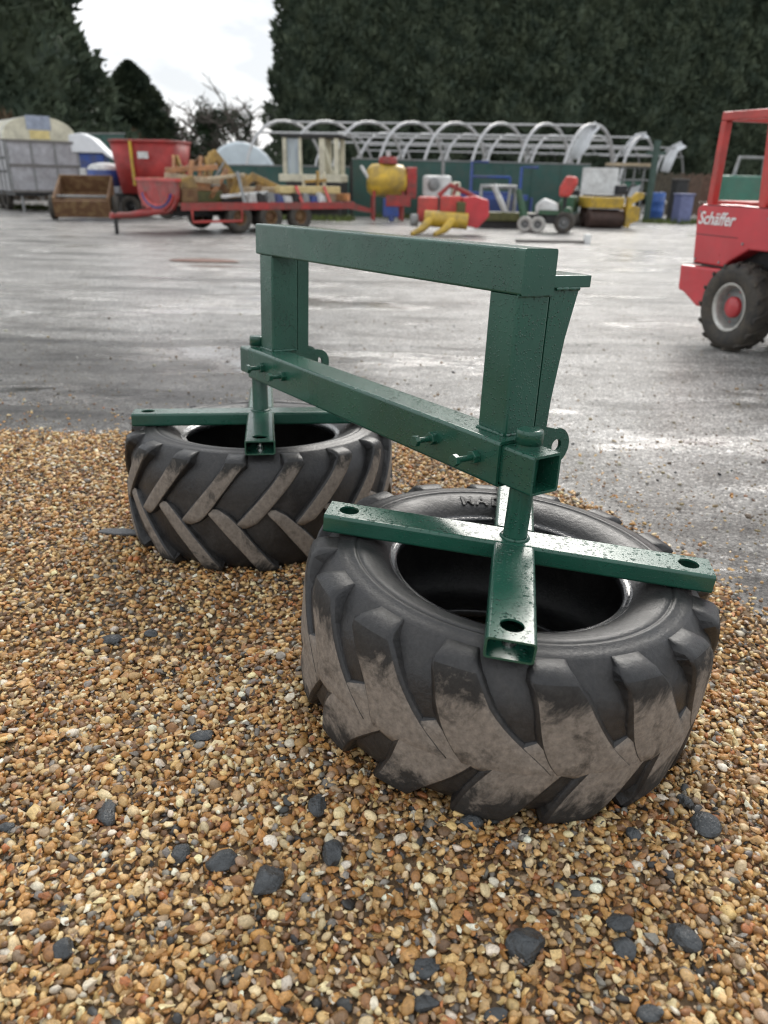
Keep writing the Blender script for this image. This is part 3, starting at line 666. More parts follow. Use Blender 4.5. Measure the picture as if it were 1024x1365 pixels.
WOOD2 = mat('weathered_planks', (.22, .17, .12), .8, 0, .3, 5, .3, 40)
GREY = mat('grey_steel', (.28, .29, .29), .5, .2, .2, 8, grime=0.5)
SEAT = mat('black_vinyl', (.02, .021, .025), .5, 0, .2, 10)
RIM = mat('silver_rim', (.55, .54, .50), .4, .5, .2, 20, grime=0.6)
def glassy(name, col, r=.1):
    m, nt, b = newmat(name); b.inputs['Base Color'].default_value = (*col, 1); b.inputs['Roughness'].default_value = r
    b.inputs['Transmission Weight'].default_value = .55; b.inputs['IOR'].default_value = 1.2; return m
GLASS = glassy('cab_glass', (.75, .85, .92))
LETTER = mat('white_lettering', (.8, .78, .77), .5, 0, .05, 5, 0)

def wheel(parent, x, y, r, wd, side, tyre_m=DIRTY, rim_m=RIM, rr=.55, lugs=0, name='wheel', hub_m=None):
    """wheel with its axle along local y, centre at height r; side=+1/-1 is the outer face"""
    mb = MB(); M = Matrix.Translation((x, y, r))
    p = [(rr * r, -.38 * wd), (rr * r * 1.12, -.46 * wd), (.8 * r, -.5 * wd), (.93 * r, -.44 * wd), (.975 * r, -.3 * wd), (.98 * r, 0), (.975 * r, .3 * wd), (.93 * r, .44 * wd), (.8 * r, .5 * wd), (rr * r * 1.12, .46 * wd), (rr * r, .38 * wd)]
    mb.lathe(p, 28, 'y', M=M)
    for k in range(lugs):
        for s2 in (-1, 1):
            a = 2 * math.pi * (k + (.5 if s2 > 0 else 0)) / lugs; b2 = a - .22
            q = lambda an, rad, yy: (rad * math.cos(an), yy, rad * math.sin(an))
            w2 = .085
            v = [q(a, .96 * r, s2 * .02 * wd), q(a + w2, .96 * r, s2 * .02 * wd), q(b2 + w2, .92 * r, s2 * .49 * wd), q(b2, .92 * r, s2 * .49 * wd),
                 q(a, 1.02 * r, s2 * .02 * wd), q(a + w2, 1.02 * r, s2 * .02 * wd), q(b2 + w2, .985 * r, s2 * .48 * wd), q(b2, .985 * r, s2 * .48 * wd)]
            mb.add(v, [(0, 3, 2, 1), (4, 5, 6, 7), (0, 1, 5, 4), (1, 2, 6, 5), (2, 3, 7, 6), (3, 0, 4, 7)], 0, False, M)
    o = mb.build(name, tyre_m, parent)
    m2 = MB(); s = side
    m2.lathe([(rr * r * .99, s * .40 * wd), (rr * r * .90, s * .42 * wd), (rr * r * .84, s * .30 * wd), (rr * r * .80, s * .05 * wd)], 28, 'y', M=M)
    rim = m2.build('rim', rim_m, o)
    MB().lathe([(rr * r * .82, s * .06 * wd), (rr * r * .66, s * .05 * wd), (rr * r * .62, s * .14 * wd), (.001, s * .15 * wd)], 28, 'y', M=M).build('wheel_disc', rim_m if hub_m is None else GREY, o)
    if hub_m is not None:
        m3 = MB(); m3.lathe([(.24 * r, s * .08 * wd), (.24 * r, s * .26 * wd), (.2 * r, s * .31 * wd), (.001, s * .31 * wd)], 20, 'y', M=M)
        for k in range(6):
            a = k * math.pi / 3 + .3; m3.tube([(x + .34 * r * math.cos(a), y + s * .07 * wd, r + .34 * r * math.sin(a)), (x + .34 * r * math.cos(a), y + s * .14 * wd, r + .34 * r * math.sin(a))], .03 * r, 6)
        m3.build('hub', hub_m, o)
    return o
def at_ground(x, y): return (x, y, yz(x, y))

# ------------------------------------------------------------------ red wheel loader
LP = Vector((3.121, 6.755, 0)); fw = Vector((.2924, -.9563, 0)); ln_ = Vector((-.9563, -.2924, 0))   # forward, outward
LD = thing('wheel_loader', 'red compact wheel loader with open roll frame and white lettering on its side', 'loader', (LP.x, LP.y, yz(LP.x, LP.y)), math.atan2(fw.y, fw.x))
# local: x forward, y to the loader's left; the near side is y = -0 (outward = -y), body spans y .06 .. .90
SGN = 1 if Vector((-fw.y, fw.x)).dot(Vector((ln_.x, ln_.y))) > 0 else -1     # +1: outward is local +y
yo = lambda d: -SGN * d      # d metres inward from the wheel's outer face
HUBX = -.255
side = [(-1.0, 1.195), (-.985, .70), (-.44, .70), (-.40, .76), (-.22, .875), (.30, .875), (.34, .80), (.34, 1.10), (.05, 1.20), (-.30, 1.235)]
side = [(-.995, 1.19), (-.93, .705), (-.50, .705), (-.44, .755), (-.22, .875), (.22, .88), (.42, .70), (.62, .62), (.62, .98), (.30, 1.13), (0, 1.215), (-.45, 1.235), (-.93, 1.225)]
MB().prism(side, 'y', yo(.07), yo(.93)).build('body', RED, LD, bevel=.018)
cwt = [(-1.055, .675), (-1.03, .44), (-.94, .425), (-.73, .325), (-.62, .33), (-.40, .60), (-.42, .692)]
MB().prism(cwt, 'y', yo(.03), yo(.97)).build('counterweight', RED, LD, bevel=.02)
BX('side_seam', DARK, LD, -.93, -.45, yo(.075), yo(.92), .6925, .7045)
BX('engine_tray', DARK, LD, -.60, .5, yo(.22), yo(.78), .40, .86)
BX('hood_sky_band', PINKRED, LD, -.80, -.12, yo(.12), yo(.86), 1.232, 1.262, .008)  # added pinkish band, colours in the sky reflected on the hood top
def rops(d):
    mb = MB(); t = .036
    def bar(a, b):
        a, b = Vector(a), Vector(b); dr = (b - a).normalized(); yv = Vector((0, 1, 0)); c = dr.cross(yv).normalized()
        v = []
        for p in (a, b):
            for i, j in ((-1, -1), (1, -1), (1, 1), (-1, 1)): v.append(p + c * t * i + yv * t * j)
        mb.add(v, [(0, 1, 2, 3), (7, 6, 5, 4), (0, 4, 5, 1), (1, 5, 6, 2), (2, 6, 7, 3), (3, 7, 4, 0)])
    yy = yo(d)
    bar((-.872, yy, 1.20), (-.872, yy, 1.915)); bar((-.20, yy, 1.20), (-.285, yy, 1.915)); bar((-.908, yy, 1.952), (-.25, yy, 1.942))
    return mb.build('roll_frame', PINKRED, LD, bevel=.01)
rops(.13); rops(.87)
MB().box(-.90, -.82, yo(.165), yo(.83), 1.912, 1.985).build('roof_bar', PINKRED, LD, bevel=.01)
MB().box(-.33, -.25, yo(.165), yo(.83), 1.905, 1.975).build('roof_bar', PINKRED, LD, bevel=.01)
se = MB().prism([(-.36, 1.27), (-.26, 1.27), (-.13, 1.32), (-.20, 1.60), (-.27, 1.62), (-.34, 1.5)], 'y', yo(.22), yo(.72)).build('seat', SEAT, LD, bevel=.03)
MB().prism([(-.12, 1.24), (.34, 1.20), (.35, 1.30), (-.05, 1.33)], 'y', yo(.29), yo(.71)).build('seat_cushion', SEAT, se, bevel=.03)
wheel(LD, HUBX, yo(.115), .385, .26, SGN, DIRTY, RIM, .56, 15, hub_m=RED)
wheel(LD, HUBX, yo(.885), .385, .26, -SGN, DIRTY, RIM, .56, 15, hub_m=RED)
wheel(LD, 1.15, yo(.115), .385, .26, SGN, DIRTY, RIM, .56, 15, hub_m=RED)
wheel(LD, 1.15, yo(.885), .385, .26, -SGN, DIRTY, RIM, .56, 15, hub_m=RED)
MB().prism([(.66, .45), (1.45, .35), (1.45, .6), (1.2, 1.25), (.9, 1.3), (.66, .9)], 'y', yo(.28), yo(.72)).build('front_frame', RED, LD, bevel=.02)
MB().prism([(.95, 1.2), (1.1, 1.28), (1.95, .55), (2.05, .25), (1.9, .22), (1.75, .5)], 'y', yo(.35), yo(.45)).build('lift_arm', RED, LD, bevel=.01)
MB().prism([(.95, 1.2), (1.1, 1.28), (1.95, .55), (2.05, .25), (1.9, .22), (1.75, .5)], 'y', yo(.55), yo(.65)).build('lift_arm', RED, LD, bevel=.01)
def text(name, s, size, m, parent, mtx, shear=0.0, offset=0.0, extrude=.001, res=3):
    cu = bpy.data.curves.new(name, 'FONT'); cu.body = s; cu.size = size; cu.shear = shear; cu.offset = offset; cu.extrude = extrude; cu.resolution_u = res
    tmp = bpy.data.objects.new('tmp_text', cu); COL.objects.link(tmp); dg = bpy.context.evaluated_depsgraph_get(); dg.update()
    me = bpy.data.meshes.new_from_object(tmp.evaluated_get(dg)); bpy.data.objects.remove(tmp); me.materials.clear(); me.materials.append(m)
    return link(name, me, parent, mtx)
for z_, x0_, x1_ in ((.96, -.955, -.38), (1.215, -.9, .0)): BX('panel_seam', DARK, LD, x0_, x1_, yo(.0685), yo(.0715), z_, z_ + .006)
for x_, z_ in ((-.90, .74), (-.56, .74), (-.93, 1.16), (-.05, 1.14), (-.30, .92), (.2, .92)):
    MB().tube([(x_, yo(.071), z_), (x_, yo(.062), z_)], .012, 6).build('bolt', GREY, LD)
BX('tail_light', mat('amber_lens', (.55, .12, .02), .3), LD, -1.075, -1.056, yo(.14), yo(.24), .56, .64, .005)
MB().tube([(.18, yo(.3), 1.15), (.14, yo(.3), 1.55)], .018, 6).build('control_lever', DARK, LD); MB().lathe([(.17, 0), (.19, .012), (.17, .024)], 20, M=Matrix.Translation((.36, yo(.5), 1.50)) @ Matrix.Rotation(R(-30), 4, 'Y')).build('steering_wheel', SEAT, LD)
MB().tube([(.36, yo(.5), 1.08), (.36, yo(.5), 1.5)], .025, 6).build('steering_column', DARK, LD)
# lettering reads from outside
tx = text('lettering', 'Schäffer', .155, LETTER, LD, None, .28, .0025, .002)
xd = Vector((1, 0, 0)); yd = Vector((0, 0, 1)); zd = xd.cross(yd)      # outward must be -y for x-forward text
M = Matrix((xd, yd, zd)).transposed().to_4x4(); M.translation = Vector((-.945, yo(.066), 1.055)); tx.matrix_local = M
tx.scale = (.98, 1, 1)

# ------------------------------------------------------------------ flatbed trailer with its load
def dirz(a, b): return math.atan2(b[1] - a[1], b[0] - a[0])
tip = ground(150, 311); tail = (-.75, 24.9)
ta = dirz(tip, tail)
FT = thing('flatbed_trailer', 'long red low flatbed trailer with drawbar and loaded deck', 'trailer', at_ground(tip.x, tip.y), ta)
MB().tube([(0, 0, .42), (.5, 0, .42), (1.5, .45, .55)], [.07, .075, .07], 8).build('drawbar', RED2, FT)
MB().tube([(.5, 0, .42), (1.5, -.45, .55)], .07, 8).build('drawbar', RED2, FT)
MB().tube([(.12, 0, .0), (.12, 0, .5)], .05, 8).build('jockey_leg', DARK, FT)
arc = [(-1.05, 1.2), (-1.05, .95)] + [(-1.05 * math.cos(R(a)), .97 - .55 * math.sin(R(a))) for a in range(15, 180, 15)] + [(1.05, .95), (1.05, 1.2)]
hb = MB().prism(arc, 'x', 1.25, 1.33).build('headboard', RED2, FT)
for r1, mm in ((.9, PINKRED), (.78, BLUE), (.68, PINKRED)):
    pts = [(1.235, -r1 * math.cos(R(a)), .98 - .5 * r1 * math.sin(R(a))) for a in range(10, 171, 10)]
    MB().tube(pts, .035, 6).build('arc_stripe', mm, hb)
BX('headboard_rail', PINKRED, FT, 1.22, 1.36, -1.1, 1.1, 1.2, 1.27)
dk = BX('deck', WOOD2, FT, 1.35, 6.6, -1.05, 1.05, .66, .72)
for s in (-1, 1): BX('side_rail', RED2, FT, 1.34, 6.7, s * 1.06 - .04, s * 1.06 + .04, .56, .735)
BX('chassis_beam', DARK, FT, 1.4, 6.6, -.5, -.38, .40, .655); BX('chassis_beam', DARK, FT, 1.4, 6.6, .38, .5, .40, .655)
for s in (-1, 1):
    MB().prism([(6.6, .56), (6.6, .73), (7.35, .55), (7.35, .45)], 'y', s * .95 - .12, s * .95 + .12).build('ramp', RED2, FT)
    for x in (2.95, 3.9, 4.85): wheel(FT, x, s * .98, .37, .24, s, DIRTY, RUST, .5)
MB().tube([(1.6, -1.08, .56), (1.6, -1.08, .30), (3.0, -1.08, .30), (3.0, -1.08, .56)], .035, 6).build('guard_rail', PINKRED, FT)
BX('lamp_board', ORANGE, FT, 6.62, 6.7, -.9, .9, .75, .95)
TM = Matrix.Translation(at_ground(tip.x, tip.y)) @ Matrix.Rotation(ta, 4, 'Z')
def deck_thing(name, label, cat, x, y, z=.725, rz=0, group=None):
    p = TM @ Vector((x, y, z)); return thing(name, label, cat, p, ta + rz, group)
def strut(name, m_, T, a, b, w_=.08, h_=.12):
    a, b = Vector(a), Vector(b); d_ = (b - a); M = Matrix.Translation(a) @ d_.to_track_quat('X', 'Z').to_matrix().to_4x4()
    return MB().box(0, d_.length, -w_ / 2, w_ / 2, -h_ / 2, h_ / 2).build(name, m_, T, M, .008)
d = deck_thing('implement_frame', 'orange and olive cultivator frame stacked at the front of the flatbed trailer', 'implement', 2.15, .1)
BX('olive_beam', OLIVE, d, -.75, .7, -.55, -.25, 0, .26, .015); BX('back_beam', OLIVE, d, -.7, .6, .1, .4, 0, .24, .015)
BX('cross_block', ORANGE, d, -.85, -.55, -.6, .45, .262, .55, .015); BX('gearbox', ORANGE, d, .0, .4, -.5, -.1, .262, .6, .02)
for k_, (x_, t_) in enumerate(((-.6, .2), (-.25, -.1), (.1, .25), (.45, 0))): strut('tine', (ORANGE, OCHRE)[k_ % 2], d, (x_, -.45, .4), (x_ + t_, -.2, 1.05), .07, .12)
strut('top_rail', ORANGE, d, (-.75, -.4, .72), (.7, -.35, .82), .1, .12); strut('brace', RUST, d, (-.7, .2, .3), (.5, .1, 1.0)); strut('side_rail', WOOD, d, (-.9, -.62, .6), (.6, -.6, .48), .06, .14)
MB().tube([(.42, -.5, .45), (.62, -.5, .45)], .09, 10).build('end_cap', WHITE, d)
d = deck_thing('digger_arm', 'yellow folded digger arm and narrow bucket piled on the flatbed load', 'digger arm', 3.05, .25, rz=.25)
strut('lower_boom', OCHRE, d, (-.6, -.1, .1), (-.1, -.1, 1.15), .14, .2); strut('upper_boom', OCHRE, d, (-.12, -.1, 1.18), (.55, -.15, .55), .13, .18); strut('ram', GREY, d, (-.4, -.22, .35), (.15, -.22, .95), .05, .05)
MB().prism([(.4, .05), (.85, .0), (1.0, .35), (.85, .62), (.55, .6), (.62, .3)], 'y', -.3, .15).build('bucket', OCHRE, d, bevel=.012)
for k_ in range(3): strut('tooth', GREY, d, (.42, -.25 + k_ * .17, .05), (.28, -.25 + k_ * .17, .0), .05, .04)
strut('slew_post', RUST, d, (-.65, -.1, 0), (-.55, -.1, .5), .16, .16); strut('hose_bar', DARK, d, (-.1, .02, 1.22), (.6, -.02, .68), .03, .03)
def pile(label, x, y, items, nm='scrap_part'):
    T = deck_thing(nm, label, 'scrap', x, y)
    for kind_, m_, a in items:
        if kind_ == 'bar': MB().tube(a[0], a[1], 6).build('bar', m_, T)
        elif kind_ == 'box': BX('block', m_, T, *a, .02)
        else: MB().prism(a[0], 'y', a[1], a[2]).build('plate', m_, T, bevel=.015)
pile('rusty orange linkage frame piled between cultivator frame and digger arm', 2.75, -.35, [('plate', RUST, ([(-.25, 0), (.5, 0), (.35, .42), (.0, .55)], .1, .18)), ('plate', ORANGE, ([(-.35, .1), (-.2, .05), (.35, .75), (.25, .82)], -.1, -.02)), ('plate', OCHRE, ([(.1, 0), (.22, 0), (.55, .62), (.45, .68)], -.3, -.22)), ('plate', WOOD, ([(-.5, .5), (.6, .62), (.6, .7), (-.5, .58)], -.42, -.34))], 'linkage_frame')
pile('yellow angular loader arms lying along the middle of the trailer load', 4.4, .35, [('plate', OCHRE, ([(-.85, .05), (-.7, .0), (-.1, .52), (.9, .22), (.9, .36), (-.1, .72)], 0, .09)), ('plate', OCHRE, ([(-.8, .05), (-.65, .0), (-.05, .48), (.95, .2), (.95, .34), (-.05, .68)], .4, .49)), ('box', RUST, (-.9, -.5, .1, .38, 0, .3)), ('plate', DARK, ([(-.4, .25), (-.4, .32), (.5, .62), (.5, .55)], .2, .26))], 'loader_arm_pair')
pile('cluster of cream and yellow upright bars at the tail of the trailer', 5.9, .2, [('box', CREAM, (-.34, -.26, -.44, -.36, 0, .7)), ('box', OCHRE, (.08, .16, -.54, -.46, 0, .8)), ('box', CREAM, (.38, .46, -.44, -.36, 0, .75)), ('plate', OCHRE, ([(-.3, .48), (.45, .52), (.45, .6), (-.3, .56)], -.5, -.44)), ('box', ORANGE, (-.2, .3, -.3, .2, 0, .28))], 'bar_stand')
pile('brown gearbox and plates lying low at the very front of the trailer deck', 1.7, -.6, [('box', RUST, (-.2, .25, -.2, .2, 0, .32)), ('plate', OCHRE, ([(-.2, .325), (.3, .325), (.2, .62), (-.1, .55)], -.15, .0)), ('plate', ORANGE, ([(.1, .33), (.2, .33), (.35, .95), (.25, .97)], .02, .1))], 'gearbox_heap')
pile('row of flat tool bars along the near edge of the trailer deck', 3.2, -.72, [('plate', WHITE, ([(-.6, .1), (.8, .2), (.8, .28), (-.6, .18)], -.1, -.03)), ('plate', OCHRE, ([(-.3, 0), (-.15, 0), (.1, .5), (0, .52)], 0, .08)), ('plate', RUST, ([(.3, 0), (.5, 0), (.7, .4), (.55, .42)], 0, .08)), ('box', DARK, (-.5, .7, -.02, .12, 0, .1))], 'tool_bar_row')
def plank(name, label, x0, x1, y, z, h, wd, m, tilt=0.0, group=None):
    p = TM @ Vector(((x0 + x1) / 2, y, .725 + z)); o = BX(name, m, None, -(x1 - x0) / 2, (x1 - x0) / 2, -wd / 2, wd / 2, 0, h, .01)
    o.location = p; o.rotation_euler = (0, tilt, ta + .02 * (z * 7 % 2 - 1)); tag(o, label, 'timber', group); return o
plank('dunnage_block', 'dark timber bearer lying low on the flatbed deck', 3.0, 6.3, -.3, .0, .22, .9, WOOD2)
plank('timber_beam', 'long cream timber beam lying highest on the flatbed load', 3.7, 6.3, -.25, .222, .14, .35, WOOD)
plank('timber_beam', 'yellowish timber beam at the near edge of the flatbed load', 4.4, 6.45, -.66, .222, .18, .26, mat('yellow_timber', (.58, .46, .22), .65, 0, .2, 6))
plank('timber_beam', 'short pale timber beam at the back of the flatbed load', 3.6, 5.2, .3, .0, .3, .3, WOOD)
d = deck_thing('scrap_bundle', 'mixed pale scrap lying along the near edge of the trailer deck', 'scrap', 4.2, -.87)
for i in range(9):
    r_ = random.Random(i); x = -.9 + i * .28
    MB().prism([(x, 0), (x + .24, 0), (x + .2, .12 + .12 * r_.random()), (x + .06, .16 + .1 * r_.random())], 'y', -.12, .1).build('offcut', [WHITE, DARK, GREY, BLUE][i % 4], d)
for k, (x, mm, lb) in enumerate(((3.1, GREY, 'grey load strap over the cultivator frame on the trailer'), (4.9, PINKRED, 'red load strap over the timber beams on the trailer'), (5.85, PINKRED, 'red load strap at the tail of the trailer load'))):
    zt = .72 if k == 0 else .40; o = MB().add([(x - .045, -1.075, .735 - .725), (x + .045, -1.075, .01), (x + .045, -.80, zt), (x - .045, -.80, zt), (x - .045, -1.085, .01), (x + .045, -1.085, .01), (x + .045, -.81, zt + .01), (x - .045, -.81, zt + .01)], [(0, 1, 2, 3), (4, 7, 6, 5), (0, 4, 5, 1), (1, 5, 6, 2), (2, 6, 7, 3), (3, 7, 4, 0)]).build('load_strap', mm)
    o.matrix_world = TM @ Matrix.Translation((0, 0, .725)); tag(o, lb, 'strap')

# ------------------------------------------------------------------ livestock trailer
p = ground(22, 281); LT = thing('livestock_trailer', 'grey aluminium livestock trailer with cream barrel roof and ramp at the left', 'livestock trailer', (p.x, p.y, yz(p.x, p.y)), R(38))
# local: x along the ramp end to the right, y away
W_, LL, ZB, ZT = 2.45, 5.2, .70, 2.35
BX('ramp', ALU, LT, 0.02, W_ - .02, -.06, 0, ZB, 1.55); BX('upper_gate', ALU, LT, .02, W_ - .02, -.05, 0, 1.6, ZT)
for x in (0, .82, 1.64, W_): BX('gate_post', GREY, LT, x - .035, x + .035, -.09, -.062, ZB, ZT)
for z in (ZB, 1.555, ZT): BX('cross_rail', mat('rail_%d' % int(z * 100), (.16, .15, .14), .6), LT, -.03, W_ + .03, -.10, -.064, z - .04, z + .04)
BX('side_wall', ALU, LT, -.04, 0, 0.002, LL, ZB, ZT); BX('side_wall', ALU, LT, W_, W_ + .04, .002, LL, ZB, ZT)
for i in range(9): BX('side_rib', GREY, LT, -.075, -.042, .05 + i * .6, .12 + i * .6, ZB, ZT)
for z in (1.3, 1.75): BX('side_slot', DARK, LT, -.052, -.043, .13, LL - .1, z, z + .09)
af = lambda y0, y1, k=1.0: MB().prism([(W_ / 2 - (W_ / 2 + .03) * k * math.cos(R(a)), ZT + .045 + .78 * k * math.sin(R(a)) ** .75) for a in range(0, 181, 12)], 'y', y0, y1)
af(-.02, LL).build('roof', CREAM, LT)
for i in range(6): af(.3 + i * .85, .38 + i * .85, 1.02).build('roof_rib', WHITE, LT)
BX('roof_vent', mat('blue_grey_vent', (.30, .34, .42), .5), LT, .78, 1.62, -.035, -.022, ZT + .38, ZT + .84); BX('warning_sign', mat('yellow_sign', (.68, .56, .25), .5), LT, .86, 1.54, -.034, -.022, ZT + .08, ZT + .36)
BX('floor_frame', DARK, LT, 0.05, W_ - .05, 0, LL, ZB - .16, ZB - .002)
for y in (1.6, 2.5):
    w1 = wheel(LT, 0, 0, .36, .24, -1, DIRTY, WHITE, .55); w1.matrix_local = Matrix.Translation((.15, y, 0)) @ Matrix.Rotation(R(90), 4, 'Z')
    w2 = wheel(LT, 0, 0, .36, .24, 1, DIRTY, WHITE, .55); w2.matrix_local = Matrix.Translation((W_ - .15, y, 0)) @ Matrix.Rotation(R(90), 4, 'Z')
MB().tube([(.3, .1, 0), (.3, .1, .55)], .05, 8).build('prop_stand', GREY, LT); MB().tube([(2.1, .1, 0), (2.1, .1, .55)], .05, 8).build('prop_stand', GREY, LT)

# ------------------------------------------------------------------ brown tipping cart
p = ground(116, 292); TC = thing('tipping_cart', 'rusty brown open tipping cart on two wheels beside the livestock trailer', 'cart', (p.x, p.y, yz(p.x, p.y)), R(12))
Mt = Matrix.Translation((0, .1, .42)) @ Matrix.Rotation(R(20), 4, 'X')
BX('floor_plate', RUST, TC, -.74, .74, -.75, .95, 0, .04, 0, Mt); BX('front_board', RUST, TC, -.8, .8, -.80, -.752, -.05, .44, 0, Mt)
BX('side_board', RUST, TC, -.8, -.745, -.75, .95, 0, .52, 0, Mt); BX('side_board', RUST, TC, .745, .8, -.75, .95, 0, .52, 0, Mt); BX('back_board', RUST, TC, -.8, .8, .952, 1.0, 0, .55, 0, Mt)
BX('top_rail', GREY, TC, -.74, .74, -.35, -.28, .36, .42, 0, Mt)
for s in (-1, 1):
    w1 = wheel(TC, 0, 0, .36, .2, s, DIRTY, DARK, .5); w1.matrix_local = Matrix.Translation((s * .92, -.05, 0)) @ Matrix.Rotation(R(-90), 4, 'Z')
MB().tube([(-.9, -.05, .36), (.9, -.05, .36)], .05, 8).build('axle', DARK, TC)

# ------------------------------------------------------------------ blue tank, covered blue machine, red tub feeder
p = ground(147, 287); BT = thing('blue_tank', 'blue drum tank with white lid on a pale grey stand', 'tank', (p.x, p.y, yz(p.x, p.y)), R(8))
BX('stand', mat('pale_grey_stand', (.36, .38, .41), .55), BT, -.5, .5, -.45, .45, .02, .95, .03)
MB().lathe([(0, .952), (.57, .952), (.60, .99), (.60, 1.42), (.57, 1.45), (0, 1.45)], 24, M=Matrix.Translation((0, .1, 0))).build('drum', BLUE, BT)
MB().lathe([(.575, 1.452), (.56, 1.53), (.45, 1.62), (.2, 1.67), (0, 1.68)], 24, M=Matrix.Translation((0, .1, 0))).build('lid', WHITE, BT)
p = spot(124, 225, 31.5); BM = thing('covered_machine', 'blue machine under a crumpled white sheet behind the blue tank', 'machine', at_ground(p.x, p.y), R(5))
BX('body', BLUE, BM, -.85, .55, -.4, .4, 0.02, 2.0, .05); BX('leg', WHITE, BM, -.35, -.12, -.55, -.41, .02, 1.5, .02)
MB().prism([(-.9, 2.02), (-.88, 2.45), (-.55, 2.62), (-.15, 2.68), (.25, 2.5), (.6, 2.15), (.95, 1.85), (1.0, 1.75), (.62, 1.95), (.56, 2.02)], 'y', -.5, .45).build('sheet', PLASTIC, BM, bevel=.06)
p = spot(206, 250, 27.5); RF = thing('tub_feeder', 'large red tapered tub feeder wagon behind the flatbed trailer', 'feeder wagon', at_ground(p.x, p.y), R(-6))
def taper(z0, z1, a0, b0, a1, b1, n=20):
    v = []
    for z, a, b in ((z0, a0, b0), (z1, a1, b1)):
        for k in range(n):
            t = 2 * math.pi * k / n; c, s = math.cos(t), math.sin(t); e4 = .55
            v.append((a * math.copysign(abs(c) ** e4, c), b * math.copysign(abs(s) ** e4, s), z))
    f = [(k, (k + 1) % n, n + (k + 1) % n, n + k) for k in range(n)] + [tuple(range(n))[::-1]]
    return MB().add(v, f, 0, True)
TUBRED = mat('weathered_red_tub', (.30, .025, .022), .5, 0, .35, 2.5, .2, 20)
tb = taper(.75, 2.3, .98, .8, 1.2, 1.0).build('tub', TUBRED, RF)
sm = tb.modifiers.new('thick', 'SOLIDIFY'); sm.thickness = .05
taper(2.26, 2.34, 1.22, 1.02, 1.23, 1.03).build('rim_band', RED2, RF).modifiers.new('thick', 'SOLIDIFY').thickness = .06
BX('chassis', DARK, RF, -1.2, 1.2, -.45, .45, .45, .745); BX('plate', WHITE, RF, .0, .34, -1.02, -1.0, 1.85, 2.05, 0, Matrix.Rotation(R(3), 4, 'X'))
MB().tube([(-.25, -.98, 1.0), (-.25, -1.04, 2.3)], .05, 6).build('rib', YELLOW, RF)
for s in (-1, 1):
    for x in (-.6, .6): wheel(RF, x, s * .62, .35, .2, s, DIRTY, DARK, .5)

# ------------------------------------------------------------------ green sheeted walls
def wall_run(name, label, pA, pB, z1, th=.12, board=1.15):
    a = Vector((pA[0], pA[1], 0)); b = Vector((pB[0], pB[1], 0)); L = (b - a).length; W = thing(name, label, 'fence', (a.x, a.y, yz(a.x, a.y) - .02), math.atan2(b.y - a.y, b.x - a.x))
    n = max(1, round(L / board)); s = L / n; me = MB().box(.004, s - .004, 0, th, 0.02, z1).mesh('panel', BOARD); me2 = MB().box(-.03, .03, -.02, -.002, 0.02, z1).mesh('batten', BOARD)
    for k in range(n):
        link('panel', me, W, Matrix.Translation((k * s, (k % 2) * .004, 0)))
        if k: link('batten', me2, W, Matrix.Translation((k * s, 0, 0)))
    BX('capping', GREY, W, -.02, L + .02, -.03, th + .03, z1 + .003, z1 + .05)
    return W
A = spot(470, 288, 31.2); B = spot(779, 288, 33.0); wall_run('green_fence', 'long dark green sheeted fence below the bare tunnel hoops', A, B, 2.02)
A = spot(255, 288, 36); B = spot(470, 288, 33); wall_run('green_fence', 'low dark green fence behind the flatbed load and cream cab', A, B, 1.75)
A = spot(118, 288, 37); B = spot(175, 288, 36); wall_run('green_fence', 'dark green sheeting between livestock trailer and red tub feeder', A, B, 2.9)

# ------------------------------------------------------------------ bare polytunnel frames
def tunnel(label, pxe, Y, ztop, nh, sp_, ax, seed, rails=(0, 35, -35), half=2.9, lean=38):
    """row of galvanised hoops; the end hoop stands at pxe, the row runs to the left"""
    e_ = spot(pxe, 230, Y); a = Vector((-math.cos(R(ax)), math.sin(R(ax)), 0)); rr = random.Random(seed)
    T = thing('polytunnel_frame', label, 'tunnel frame', (e_.x, e_.y, 0)); hd = Vector((math.sin(R(lean)), math.cos(R(lean)), 0))
    def hp_(t, k): # t -90..90 across
        c, s = math.cos(R(t)), math.sin(R(t)); return hd * (half * math.copysign(abs(s) ** .9, s)) + a * (k * sp_) + Vector((0, 0, max(0.0, ztop * abs(c) ** .75)))
    pts = [hp_(t, 0) for t in range(-90, 91, 10)]; me = MB().tube(pts, .07, 6).mesh('hoop', GALV)
    for k in range(nh):
        o = link('hoop', me, T, Matrix.Translation(a * (k * sp_)) @ Matrix.Rotation(rr.uniform(-.03, .03), 4, 'Z'))
    for t in rails: MB().tube([hp_(t, -.05) + Vector((0, 0, -.04)), hp_(t, nh - 1) + Vector((0, 0, -.04))], .05, 6).build('purlin', GALV, T)
    return T
tunnel('nearest row of bare galvanised tunnel hoops behind the long green fence', 786, 36.5, 3.62, 8, 1.95, 8, 1, half=2.7)
tunnel('second row of bare tunnel hoops, its end left of the torn sheet strips', 851, 45, 3.62, 8, 2.3, 8, 2, half=2.7)
tunnel('third row of bare tunnel hoops farther back', 893, 55, 3.55, 8, 2.8, 8, 3, half=2.7)
tunnel('farthest row of bare tunnel hoops beside the loader roll frame', 930, 66, 3.5, 8, 3.4, 8, 4, half=2.7)
